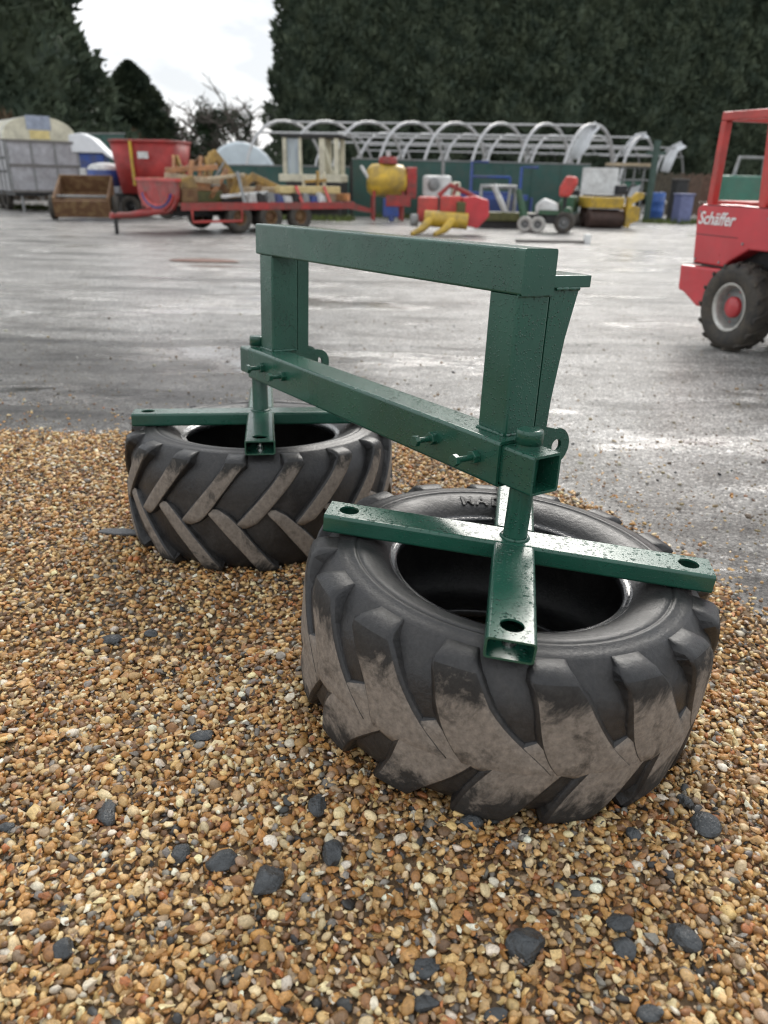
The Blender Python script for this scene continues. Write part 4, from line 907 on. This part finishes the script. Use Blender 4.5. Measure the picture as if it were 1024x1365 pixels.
def torn(label, pxs, Y, seed):
    """polythene still clinging to a hoop, given as outline seen against the yard, draped with thickness"""
    rr = random.Random(seed); pts = [spot(x, y, Y) for x, y in pxs]; n = len(pts) // 2; A_, B_ = pts[:n], pts[n:][::-1]
    V = []; F = []
    for i in range(n):
        for j in range(5):
            t = j / 4; p = A_[i].lerp(B_[i], t); V.append((p.x, p.y + .25 * math.sin(t * 3.14) * (1 if i % 2 else .6) + rr.uniform(-.05, .05), p.z))
    for i in range(n - 1):
        for j in range(4): F.append((i * 5 + j, i * 5 + j + 1, (i + 1) * 5 + j + 1, (i + 1) * 5 + j))
    o = MB().add(V, F, 0, True).build('polythene_strip', PLASTIC); so_ = o.modifiers.new('thick', 'SOLIDIFY'); so_.thickness = .03
    tag(o, label, 'plastic sheet')
torn('white torn polythene draped on the end hoop of the nearest tunnel', [(757, 212), (766, 190), (778, 172), (794, 162), (800, 170), (790, 182), (785, 196), (772, 212)], 36.4, 1)
torn('dirty white polythene hanging on the end hoop of the second tunnel', [(828, 208), (836, 190), (848, 178), (862, 176), (866, 184), (852, 186), (844, 196), (838, 208)], 44.9, 2)
torn('bright white polythene strip hanging on the third tunnel end', [(880, 228), (886, 210), (896, 194), (908, 188), (916, 196), (904, 202), (898, 216), (892, 230)], 54.9, 3)
# covered end tunnel: pale humped polythene
p = spot(322, 236, 44); CT = thing('covered_tunnel', 'pale polythene covered tunnel hump below the bare trees', 'polytunnel', (p.x, p.y, 0), R(10))
MB().prism([(-2.1 * math.cos(R(a)), 2.95 * math.sin(R(a)) ** .8) for a in range(0, 181, 12)], 'y', 0, 6).build('cover', mat('hazy_polythene', (.55, .62, .66), .35, 0, .15, 1.2, .3, 5), CT, bevel=.15)
for y in (1.5, 3, 4.5): MB().tube([(-2.13 * math.cos(R(a)), y, 2.98 * math.sin(R(a)) ** .8) for a in range(0, 181, 12)], .05, 6).build('hoop', GALV, CT)

# ------------------------------------------------------------------ machinery in front of the fence
p = spot(412, 240, 29.5); CB = thing('cream_cab', 'cream framed machine cab with glazed side behind the flatbed load', 'cab', at_ground(p.x, p.y), R(-10))
BX('base', DARK, CB, -.7, 1.3, -.5, .5, .02, 1.2); BX('sill', CREAM, CB, -.95, 1.3, -.55, .55, 1.203, 1.45, .03)
for x, wd in ((-.72, .14), (.06, .0), (.62, .20), (1.12, .16)):
    if wd: BX('post', CREAM, CB, x - wd / 2, x + wd / 2, -.52, -.38, 1.452, 2.6, .01); BX('post', CREAM, CB, x - wd / 2, x + wd / 2, .38, .52, 1.452, 2.6, .01)
BX('pane', GLASS, CB, -.64, -.22, -.46, -.44, 1.46, 2.58); BX('centre_post', CREAM, CB, -.21, -.12, -.52, -.40, 1.452, 2.6)
BX('roof', DARK, CB, -.85, 1.3, -.6, .6, 2.603, 2.72, .04); MB().tube([(.62, -.45, 2.58), (1.0, -.45, 1.46)], .05, 6).build('brace', CREAM, CB)
MB().tube([(1.5, .2, .0), (1.5, .2, 1.9)], .06, 6).build('exhaust', DARK, CB)
p = ground(516, 293); SP = thing('crop_sprayer', 'small mounted sprayer with round yellow tank on red and blue frame', 'sprayer', at_ground(p.x, p.y), R(6))
MB().lathe([(0, -.68), (.36, -.66), (.50, -.52), (.53, -.2), (.53, .25), (.49, .55), (.36, .68), (0, .7)], 20, 'x', M=Matrix.Translation((-.05, 0, 1.32))).build('tank', YELLOW, SP)
MB().lathe([(.0, .12), (.3, .12), (.32, 0), (.32, -.1)], 16, M=Matrix.Translation((0, 0, 1.94))).build('lid', RED2, SP); MB().tube([(0, 0, 2.05), (0, 0, 2.22)], .08, 8).build('filler', WHITE, SP)
for x in (-.5, .5): MB().tube([(x, -.4, .02), (x, -.4, .95), (x, .4, .95), (x, .4, .02)], .05, 6).build('frame', RED2, SP)
BX('pump', BLUE, SP, -.2, .35, -.55, -.42, .15, .75, .03); MB().tube([(.1, -.5, .02), (.1, -.5, .2)], .1, 8).build('pump_leg', BLUE, SP)
BX('spray_cabinet', RED2, SP, .62, .98, -.3, .3, .75, 1.75, .04); BX('gear_guard', RED2, SP, -.1, .75, -.58, -.56, .5, .86)
MB().tube([(-.95, -.2, 1.75), (-.75, -.3, 1.45), (-.6, -.3, 1.3)], .06, 6).build('hose_arm', WHITE, SP)
p = ground(592, 311); HW = thing('harvester_head', 'red implement with yellow chute rollers in front of the fence', 'implement', at_ground(p.x, p.y), R(-4))
MB().tube([(-.55, -.15, .42), (.62, -.15, .36)], .21, 14).build('roller', YELLOW, HW)
for x in (-.35, .25):
    MB().tube([(x, -.2, .42), (x - .25, -.55, .16), (x - .5, -.8, .05)], [.14, .1, .06], 8).build('chute', YELLOW, HW)
BX('housing', PINKRED, HW, -.75, -.2, .1, .6, .3, .95, .05); BX('housing', PINKRED, HW, -.15, .45, .1, .6, .35, .98, .05)
MB().prism([(.5, .25), (.9, .18), (1.2, .5), (1.15, .9), (.8, 1.0), (.45, .95)], 'y', .0, .6).build('side_shield', RED, HW, bevel=.03)
MB().tube([(-.2, .35, .98), (.1, .35, 1.25), (.6, .35, 1.05), (1.0, .3, .85)], .07, 6).build('linkage', RED2, HW); MB().tube([(.2, .2, 1.0), (.3, .2, 1.3)], .05, 6).build('linkage', RED2, HW)
BX('gearbox', OLIVE, HW, .3, .55, -.02, .09, .5, .85, .03); MB().lathe([(0, -.12), (.16, -.1), (.17, .1), (0, .12)], 14, 'x', M=Matrix.Translation((-.82, -.15, .36))).build('end_bearing', GREY, HW)
p = ground(584, 292); EN = thing('engine_unit', 'white engine block unit standing behind the red implement', 'engine', at_ground(p.x, p.y), R(3))
BX('block', WHITE, EN, -.6, .4, -.3, .3, .75, 1.5, .1); MB().lathe([(.22, 0), (.22, .06), (.1, .08), (0, .08)], 16, 'y', M=Matrix.Translation((-.25, -.3, 1.2)) @ Matrix.Rotation(math.pi, 4, 'Z')).build('flywheel', GREY, EN)
BX('cowl', CREAM, EN, .42, .75, -.25, .3, .7, 1.3, .08); MB().tube([(.1, 0, 1.5), (.1, 0, 2.25)], .06, 8).build('exhaust', GREY, EN)
for x in (-.5, .5): BX('leg', GREY, EN, x - .06, x + .06, -.25, .25, .02, .745)
p = ground(655, 292); BF = thing('blue_rack', 'blue tubular rack with two raised end posts in front of the fence', 'rack', at_ground(p.x, p.y), R(0))
for x, hgt in ((-.85, 2.0), (1.0, 1.85)):
    MB().tube([(x, 0, .02), (x, 0, hgt), (x + .6, 0, hgt)], .06, 6).build('post', BLUE, BF); MB().tube([(x + .5, .3, .02), (x + .5, .3, .8)], .06, 6).build('post', BLUE, BF)
for z in (.95, 1.5): MB().tube([(-.85, 0, z), (.6, 0, z)], .05, 6).build('rail', BLUE, BF)
BX('bed', BLUE, BF, -1.3, 1.3, -.1, .45, .72, .9); BX('bed_panel', mat('navy_panel', (.015, .035, .13), .5), BF, -.2, 1.0, -.14, -.105, .2, .72); MB().tube([(.6, 0, .9), (.6, 0, 1.5)], .05, 6).build('rail', BLUE, BF)
p = ground(668, 303); GF = thing('plough_frame', 'pale grey angle-iron frame on low skids before the blue rack', 'frame', at_ground(p.x, p.y), R(2))
MB().tube([(-.7, 0, .5), (-.7, 0, 1.2), (.35, 0, 1.2), (.35, 0, .5)], .08, 4).build('upright_frame', GREY, GF); MB().tube([(-.35, -.1, 1.25), (.1, -.1, .45)], .09, 4).build('diagonal', WHITE, GF)
MB().tube([(.2, -.05, 1.2), (.15, -.05, .5)], .06, 4).build('strut', GREY, GF); BX('skid', OLIVE, GF, -.8, 1.05, -.3, .3, .22, .48, .04); BX('skid_foot', DARK, GF, -.7, .9, -.2, .2, .0, .218)
p = ground(712, 308); MW = thing('ride_on_mower', 'green ride-on mower with pale twin wheels and red seat before the fence', 'mower', at_ground(p.x, p.y), R(-15))
wheel(MW, -.25, -.3, .23, .2, -1, mat('pale_tyre', (.42, .41, .38), .7), GREY, .5); wheel(MW, .12, -.36, .23, .2, -1, bpy.data.materials['pale_tyre'], GREY, .5)
wheel(MW, .85, -.2, .3, .22, -1, DIRTY, GREY, .5); wheel(MW, .85, .5, .3, .22, 1, DIRTY, GREY, .5); wheel(MW, -.1, .5, .23, .2, 1, DIRTY, GREY, .5)
BX('chassis', DARK, MW, -.3, 1.0, -.15, .4, .25, .5); MB().prism([(.0, .5), (.65, .5), (.6, .8), (.2, .95), (-.02, .75)], 'y', -.2, .35).build('bonnet', WHITE, MW, bevel=.08)
BX('bonnet_band', DGREEN, MW, .1, .7, -.23, -.2, .5, .62); MB().prism([(.75, .55), (1.05, .55), (1.0, .7), (.85, .72)], 'y', -.2, .35).build('rear_guard', DGREEN, MW, bevel=.04)
MB().prism([(.62, .98), (.92, .98), (1.12, 1.35), (1.08, 1.52), (.78, 1.55), (.62, 1.25)], 'y', -.15, .3).build('seat', PINKRED, MW, bevel=.07); MB().tube([(.8, .1, .5), (.8, .1, 1.0)], .06, 6).build('seat_post', DARK, MW)
MB().tube([(-.3, -.25, .4), (-.55, -.2, 1.15)], [.12, .08], 4).build('deck_lift_arm', DGREEN, MW)
p = ground(757, 300); GT = thing('garden_tractor', 'small dark green garden tractor right of the mower at the fence end', 'tractor', at_ground(p.x, p.y), R(70))
BX('bonnet', DGREEN, GT, -.6, .3, -.22, .22, .45, .95, .06); BX('mudguard', DGREEN, GT, .3, .9, -.42, .42, .6, .8, .05); BX('steering_column', DARK, GT, .22, .30, -.05, .05, .8, 1.2); MB().lathe([(.17, 0), (.2, .02), (.17, .04)], 14, M=Matrix.Translation((.26, 0, 1.2))).build('steering_wheel', WHITE, GT)
for s in (-1, 1): wheel(GT, .6, s * .42, .36, .24, s, DIRTY, GREY, .5); wheel(GT, -.4, s * .34, .22, .16, s, DIRTY, GREY, .5)
BX('seat', SEAT, GT, .5, .85, -.2, .2, .8, 1.15, .06)
# yellow roller
p = ground(816, 303); YR = thing('road_roller', 'yellow double-drum road roller parked at the end of the green fence', 'road roller', at_ground(p.x, p.y), R(6)); YR.scale = (.86, .86, .86)
MB().lathe([(0, -.68), (.30, -.68), (.34, -.66), (.34, .66), (.30, .68), (0, .68)], 24, 'x', M=Matrix.Translation((-.35, 0, .345))).build('drum', DRUM, YR)
MB().lathe([(0, -.6), (.30, -.6), (.33, -.58), (.33, .5), (.30, .52), (0, .52)], 24, 'x', M=Matrix.Translation((-.35, 1.0, .335))).build('drum', DRUM, YR)
BX('body', YELLOW, YR, -1.05, .25, -.3, 1.2, .72, 1.12, .05); BX('deck', DARK, YR, -.95, .2, -.2, 1.1, 1.123, 1.2, .03)
MB().prism([(.36, .05), (.55, .05), (.55, .9), (.95, 1.1), (.95, 1.3), (.7, 1.3), (.5, 1.1), (.36, 1.15)], 'y', -.35, -.1).build('drum_fork', YELLOW, YR, bevel=.02)
MB().prism([(.56, .15), (.95, .3), (.95, .75), (.7, .85), (.56, .8)], 'y', -.2, 1.0).build('side_tank', YELLOW, YR, bevel=.04); MB().tube([(.45, .2, 1.1), (.6, .2, 1.5), (.8, .2, 1.55)], .05, 6).build('handle_bar', DARK, YR)
BX('seat', SEAT, YR, .1, .5, .2, .6, 1.2, 1.55, .06)
p = spot(800, 262, 31); wb = MB().prism([(-.75, 0), (.65, 0), (.65, 1.9), (-.72, 1.9)], 'y', 0, .05).build('white_board', WHITE); wb.location = at_ground(p.x, p.y); wb.rotation_euler = (R(-5), 0, R(4)); tag(wb, 'large white board leaning behind the yellow roller', 'board')
p = spot(826, 262, 30.2); wb = MB().prism([(-.7, .0), (.5, .0), (.78, 1.35), (-.3, 1.0), (-.7, .9)], 'y', 0, .06).build('grey_sheet', mat('grey_sheet_metal', (.38, .39, .40), .45, .2, .2, 4)); wb.location = at_ground(p.x, p.y); wb.rotation_euler = (R(-8), 0, 0); tag(wb, 'tilted pale grey sheet leaning in front of the white board', 'sheet')
p = ground(871, 291); bd = thing('blue_barrel', 'bright blue plastic barrel right of the yellow roller', 'barrel', at_ground(p.x, p.y))
MB().lathe([(0, .0), (.33, 0), (.36, .05), (.36, .3), (.38, .33), (.36, .36), (.36, .66), (.38, .69), (.36, .72), (.36, 1.0), (.33, 1.05), (0, 1.05)], 20, M=Matrix.Translation((0, 0, .0))).build('shell', BLUE2, bd); MB().tube([(.18, 0, 1.05), (.18, 0, 1.09)], .04, 8).build('bung', WHITE, bd)
# stacked odds and ends beyond the roller
for i, (px_, py_, Yv, wd, hgt, mm, nm, lb) in enumerate([
        (838, 240, 33, 1.9, 1.95, GREY, 'steel_cage', 'grey steel cage behind the roller and the barrel'),
        (900, 286, 33, .5, 1.5, DARK, 'dark_cabinet', 'dark upright cabinet right of the blue barrel'),
        (908, 288, 31.5, .55, 1.0, mat('slate_blue', (.14, .16, .30), .5), 'blue_grey_bin', 'slate blue bin left of the loader')]):
    p = spot(px_, py_, Yv); T = thing(nm, lb, nm.split('_')[-1], at_ground(p.x, p.y), R(7 * i))
    if i == 0:
        for x in np.linspace(-wd / 2, wd / 2, 6): MB().tube([(x, 0, .02), (x, 0, hgt)], .04, 6).build('post', mm, T)
        for z in (.3, 1.0, 1.5, hgt): MB().tube([(-wd / 2, 0, z), (wd / 2, 0, z)], .04, 6).build('rail', mm, T)
        BX('top_board', WOOD, T, -wd / 2, wd / 2, -.2, .2, hgt + .05, hgt + .16); BX('crate', DARK, T, -.5, .7, .1, .8, .02, 1.2, .03); BX('crate_lid', TANK, T, -.1, .55, .05, .8, 1.21, 1.5, .05)
    else:
        BX('body', mm, T, -wd / 2, wd / 2, -.25, .25, .02, hgt, .03); BX('lid', mm, T, -wd / 2 - .03, wd / 2 + .03, -.28, .28, hgt + .005, hgt + .07, .02)
p = spot(866, 262, 32); o = MB().tube([(0, 0, 0), (0, 0, 2.9)], .13, 8).build('green_post', mat('mossy_post', (.05, .085, .07), .7)); MB().box(-.35, .35, -.06, .06, 2.4, 2.52).build('arm', bpy.data.materials['mossy_post'], o); o.location = at_ground(p.x, p.y); tag(o, 'mossy dark green post standing behind the blue barrel', 'post')
for k, (px_, lb) in enumerate(((884, 'leaning brown fence panel just right of the blue barrel'), (912, 'brown slatted fence panel under the bright polythene strip'), (934, 'brown slatted fence panel closest to the loader'))):
    p = spot(px_, 280, 36 + k); T = thing('slat_panel', lb, 'fence panel', at_ground(p.x, p.y), R(-4 + 5 * k), 'brown fence panels')
    me = MB().box(-.055, .055, 0, .025, .02, 1.75).mesh('slat', mat('brown_slat_%d' % k, (.085 + .02 * k, .07, .05), .85, 0, .35, 5))
    for j in range(9): link('slat', me, T, Matrix.Translation((-.55 + j * .137, 0, .05 * ((j * 7) % 3))))
    for z in (.5, 1.4): BX('rail', WOOD2, T, -.62, .62, .028, .07, z, z + .09)
p = spot(988, 252, 22); G2 = thing('green_tank_trailer', 'green tank with grey tube frame seen through the loader roll frame', 'tank', at_ground(p.x, p.y), R(5))
BX('tank', TANK, G2, -.62, .62, -.4, .4, .75, 1.62, .05); BX('base', DARK, G2, -.6, .6, -.35, .35, .3, .745); MB().tube([(-.38, -.2, 1.6), (-.3, -.2, 2.05), (.35, -.2, 2.05), (.42, -.2, 1.6)], .05, 6).build('frame', GREY, G2)
for s in (-1, 1): wheel(G2, s * .35, -.42, .3, .18, -1, DIRTY, GREY, .5); wheel(G2, s * .35, .42, .3, .18, 1, DIRTY, GREY, .5)
p = ground(738, 322); o = MB().box(-.95, .75, -.05, .05, 0, .07).build('steel_bar', mat('dull_bar', (.12, .11, .10), .6)); MB().box(.76, .90, -.09, .09, 0, .22).build('end_block', WHITE, o); o.location = at_ground(p.x, p.y); o.rotation_euler = (0, 0, R(3)); tag(o, 'long dull steel bar with white end block lying on the wet yard', 'bar')
p = ground(272, 346); o = MB().lathe([(0, .014), (.30, .014), (.34, .006), (.36, .0)], 24).build('drain_cover', mat('rusty_iron', (.13, .055, .035), .6, .2, .3, 10)); o.scale = (1.7, .75, 1); o.location = (p.x, p.y, yz(p.x, p.y) + .012); tag(o, 'rust red drain cover set in the wet yard before the flatbed trailer', 'drain cover')

# ------------------------------------------------------------------ verge grass along the back of the yard
GRASS = mat('verge_grass', (.10, .13, .03), .8, 0, .4, 2)
rg = np.random.default_rng(51); V = []; F = []
for (xa, xb, Yv, n) in ((0, 78, 32.5, 500), (335, 470, 28.5, 900), (500, 560, 31.5, 300), (860, 940, 31.5, 600), (690, 790, 32, 400)):
    a = spot(xa, 285, Yv); b = spot(xb, 285, Yv)
    for i in range(n):
        t = rg.uniform(); x = a.x + (b.x - a.x) * t + rg.normal(0, .1); y = a.y + (b.y - a.y) * t + rg.normal(0, .45); h = rg.uniform(.06, .24); an = rg.uniform(0, 6.28); z = float(yard_h(np.array([x]), np.array([y]))[0])
        w_ = .03; k = len(V); lx, ly = rg.normal(0, .06, 2)
        V += [(x - w_ * math.cos(an), y - w_ * math.sin(an), z - .02), (x + w_ * math.cos(an), y + w_ * math.sin(an), z - .02), (x + lx, y + ly, z + h)]; F.append((k, k + 1, k + 2))
tag(link('verge_grass', sheet_mesh('verge_grass', V, F, [GRASS])), 'thin weedy grass along the back edge of the yard', 'grass', kind='stuff')

# ------------------------------------------------------------------ trees
LEAF = mat('conifer_foliage', (.044, .068, .044), .75, 0, .6, .9, 0, col2=(.12, .15, .09), patch=(.38, .68))
BARK = mat('bark', (.09, .07, .05), .85, 0, .35, 6, .5, 20)
TWIG = mat('bare_twigs', (.17, .15, .13), .85, 0, .3, 4)
IVY = mat('ivy_leaves', (.03, .055, .022), .6, 0, .5, 2)
BROWNLEAF = mat('brown_hedge_leaves', (.12, .085, .05), .8, 0, .4, 1)
def sprays(C, Nn, size, r):
    """leaf sprays: two crossed pointed blades at each centre, along direction Nn"""
    n = len(C); d = Nn + r.normal(0, .45, (n, 3)); d /= np.linalg.norm(d, axis=1)[:, None]
    s = np.cross(d, r.normal(size=(n, 3))); s /= np.linalg.norm(s, axis=1)[:, None]; t = np.cross(d, s)
    L = size * r.uniform(.6, 1.4, n); Wd = L * r.uniform(.28, .5, n); V = []; F = []
    for k, q in enumerate((s, t)):
        a = C - d * (L * .35)[:, None]; b = C + q * (Wd * .5)[:, None]; c = C + d * (L * .65)[:, None]; e_ = C - q * (Wd * .5)[:, None]
        V.append(np.stack([a, b, c, e_], 1))
    V = np.concatenate(V, 0).reshape(-1, 3); return V, np.arange(len(V)).reshape(-1, 4)
def conifer_meshes(H_, Rr, power, seed, n=5200, size=.62):
    r = np.random.default_rng(seed); ph = r.uniform(0, 6.28, 6)
    def rad(z, th):
        u = np.clip(z / H_, 0, 1); base = Rr * np.clip(1 - u ** power, 0, 1) ** .8 * (.82 + .18 * np.clip(u * 8, 0, 1))
        return base * (1 + .10 * np.sin(3 * th + ph[0] + z * .5) + .09 * np.sin(5 * th + ph[1] - z * 1.3) + .09 * np.sin(z * 2.6 + ph[2] + 2 * th) + .06 * np.sin(z * 5.3 + 7 * th + ph[3]))
    z = H_ * r.uniform(0.02, 1, n) ** .92; th = r.uniform(0, 6.28, n); dpt = 1 - np.abs(r.normal(0, .11, n)) + .03
    q = rad(z, th) * dpt; C = np.stack([q * np.cos(th), q * np.sin(th), z], 1)
    Nn = np.stack([np.cos(th) * .75, np.sin(th) * .75, np.full(n, .75)], 1); V, F = sprays(C, Nn, size, r)
    zz = np.linspace(.4, H_ * .97, 22); tt = np.linspace(0, 2 * np.pi, 25)[:-1]; A, B = np.meshgrid(zz, tt, indexing='ij'); q = rad(A, B) * .80
    core = np.stack([q * np.cos(B), q * np.sin(B), A], -1).reshape(-1, 3); ix = np.arange(22 * 24).reshape(22, 24)
    cf = np.stack([ix[:-1], np.roll(ix, -1, 1)[:-1], np.roll(ix, -1, 1)[1:], ix[1:]], -1).reshape(-1, 4)
    V2 = np.concatenate([V, core]); F2 = np.concatenate([F, cf + len(V)])
    return sheet_mesh('crown', V2, F2, [LEAF], False)
def conifer(me, x, y, sc, label, group, rz, H_, wide=1.0):
    T = thing('conifer_tree', label, 'tree', (x, y, -.1), rz, group); T.scale = (sc * wide, sc * wide, sc)
    link('crown', me, T); MB().tube([(0, 0, 0), (0, 0, H_ * .5), (0, 0, H_ * .92)], [.3, .2, .04], 8).build('trunk', BARK, T); return T
TALL = [conifer_meshes(15.5, 2.7, 3.6, s, 11000, .42) for s in (1, 2, 3)]
k = 0
ORD = ['first', 'second', 'third', 'fourth', 'fifth', 'sixth', 'seventh', 'eighth', 'ninth', 'tenth', 'eleventh', 'twelfth', 'thirteenth', 'fourteenth']
xl = spot(361, 100, 60).x + 2.9
for i in range(14):
    lb = 'first tall conifer of the clipped row, its edge bounding the open sky' if i == 0 else '%s tall dark conifer of the clipped row, counted from the open sky' % ORD[i]
    conifer(TALL[i % 3], xl + i * 3.0 + random.uniform(-.25, .25), 60 + random.uniform(-.8, .8), 1 + random.uniform(-.05, .08), lb, 'tall conifer row', i * 1.3, 15.5)
CONE = [conifer_meshes(12, 3.2, 1.35, s, 12000, .34) for s in (11, 12, 14)]
for i, (px_, ytop, Yv, wd, lb) in enumerate(((-75, -330, 50, 1.25, 'huge dark conifer at the left border behind the livestock trailer'), (-35, -230, 53, 1.0, 'broad dark conifer above the livestock trailer roof'), (14, -80, 56, .95, 'dark conifer whose slope meets the open sky'), (74, 22, 60, 1.55, 'pointed mid-height conifer between the big ones and the lone smaller one'), (170, 80, 66, 2.0, 'smallest pointed conifer standing beside the bare trees'), (120, 84, 70, 1.7, 'low conifer filling the gap left of the smallest one'))):
    top = spot(px_, ytop, Yv); sc = top.z / 12; conifer(CONE[i % 3], top.x, Yv, sc, lb, 'conifers at the left', i * 2.1, 12, wd)
def bush(name, label, x, y, rx, ry, h, m, seed, n=900, size=.35):
    r = np.random.default_rng(seed); th = r.uniform(0, 6.28, n); u = r.uniform(0, 1, n); ph = np.arccos(u); q = 1 - np.abs(r.normal(0, .2, n))
    C = np.stack([rx * np.cos(th) * np.sin(ph) * q, ry * np.sin(th) * np.sin(ph) * q, h * np.cos(ph) * q], 1); V, F = sprays(C, C / np.array([rx, ry, h]), size, r)
    T = thing(name, label, 'bush', (x, y, 0)); link('crown', sheet_mesh('crown', V, F, [m], False), T); MB().tube([(0, 0, 0), (0, 0, h * .6)], [.12, .04], 6).build('trunk', BARK, T)
p = spot(-8, 165, 42); bush('brown_hedge', 'brown winter hedge at the left border behind the livestock trailer', p.x, 42, 2.4, 1.6, p.z + .8, BROWNLEAF, 61, 1600)
p = spot(186, 182, 62); bush('brown_hedge', 'brownish undergrowth at the foot of the smallest conifer', p.x, 60, 2.2, 1.5, 4.2, BROWNLEAF, 62, 1200)
def bare_tree(label, px_, ytop, Yv, spread, seed, ivy=0.0):
    rr = random.Random(seed); top = spot(px_, ytop, Yv); H_ = top.z; T = thing('bare_tree', label, 'tree', (top.x, Yv, 0)); tw = MB(); tips = []
    def grow(p, d, L, r, lv, mb):
        n = 4; pts = [p]; 
        for i in range(n):
            d = (d + Vector((rr.gauss(0, .18), rr.gauss(0, .18), rr.gauss(.03, .12)))).normalized(); pts.append(pts[-1] + d * L / n)
        mb.tube(pts, [r * (1 - .6 * i / n) for i in range(n + 1)], 6 if lv < 2 else 4, cap=False)
        if lv < 4:
            for i in range(5 if lv < 2 else 4):
                b = pts[rr.randint(1, n)]; a = rr.uniform(0, 6.28); nd_ = (d * .6 + Vector((math.cos(a), math.sin(a), rr.uniform(-.1, .6))) * spread).normalized(); grow(b, nd_, L * rr.uniform(.5, .72), r * .52, lv + 1, tw)
        tips.append(pts[-1])
    tr = MB(); grow(Vector((0, 0, 0)), Vector((.05, 0, 1)), H_ * .5, H_ * .045, 0, tr)
    tr.build('trunk', BARK, T); tw.build('crown', TWIG, T)
    if ivy:
        r = np.random.default_rng(seed); pick = np.array([t[:] for t in tips if t.z < H_ * .85]); pick = pick[r.choice(len(pick), int(len(pick) * ivy))]
        C = np.repeat(pick, 14, 0) * np.array([.55, .55, .9]) + r.normal(0, .3, (len(pick) * 14, 3)); V, F = sprays(C, r.normal(size=C.shape), .28, r); link('ivy', sheet_mesh('ivy', V, F, [IVY], False), T)
bare_tree('bare winter tree with ivy clad limbs in the middle of the sky gap', 268, 90, 62, .9, 4, .5)
bare_tree('bare twiggy tree left of the ivy clad one', 226, 100, 66, 1.0, 8)
bare_tree('bare low tree right of the ivy clad one, above the pale hump', 322, 120, 60, 1.1, 15, .1)

# raised letters on the near tyre's sidewall, half hidden behind the cross
for ch_, a_ in (('M', -.40), ('A', -.27), ('D', -.14), ('V', -.02)):
    ou = Vector((-math.cos(a_), math.sin(a_), 0)); rt = Vector((math.sin(a_), math.cos(a_), 0)); upv = (ou * .95 + Vector((0, 0, .31))).normalized(); nn = rt.cross(upv)
    M = Matrix((rt, upv, nn)).transposed().to_4x4(); M.translation = ou * .350 + Vector((0, 0, .2022)) - rt * .018
    text('lettering', ch_, .055, RUBBER, t_near, M, 0, .0008, .0014)
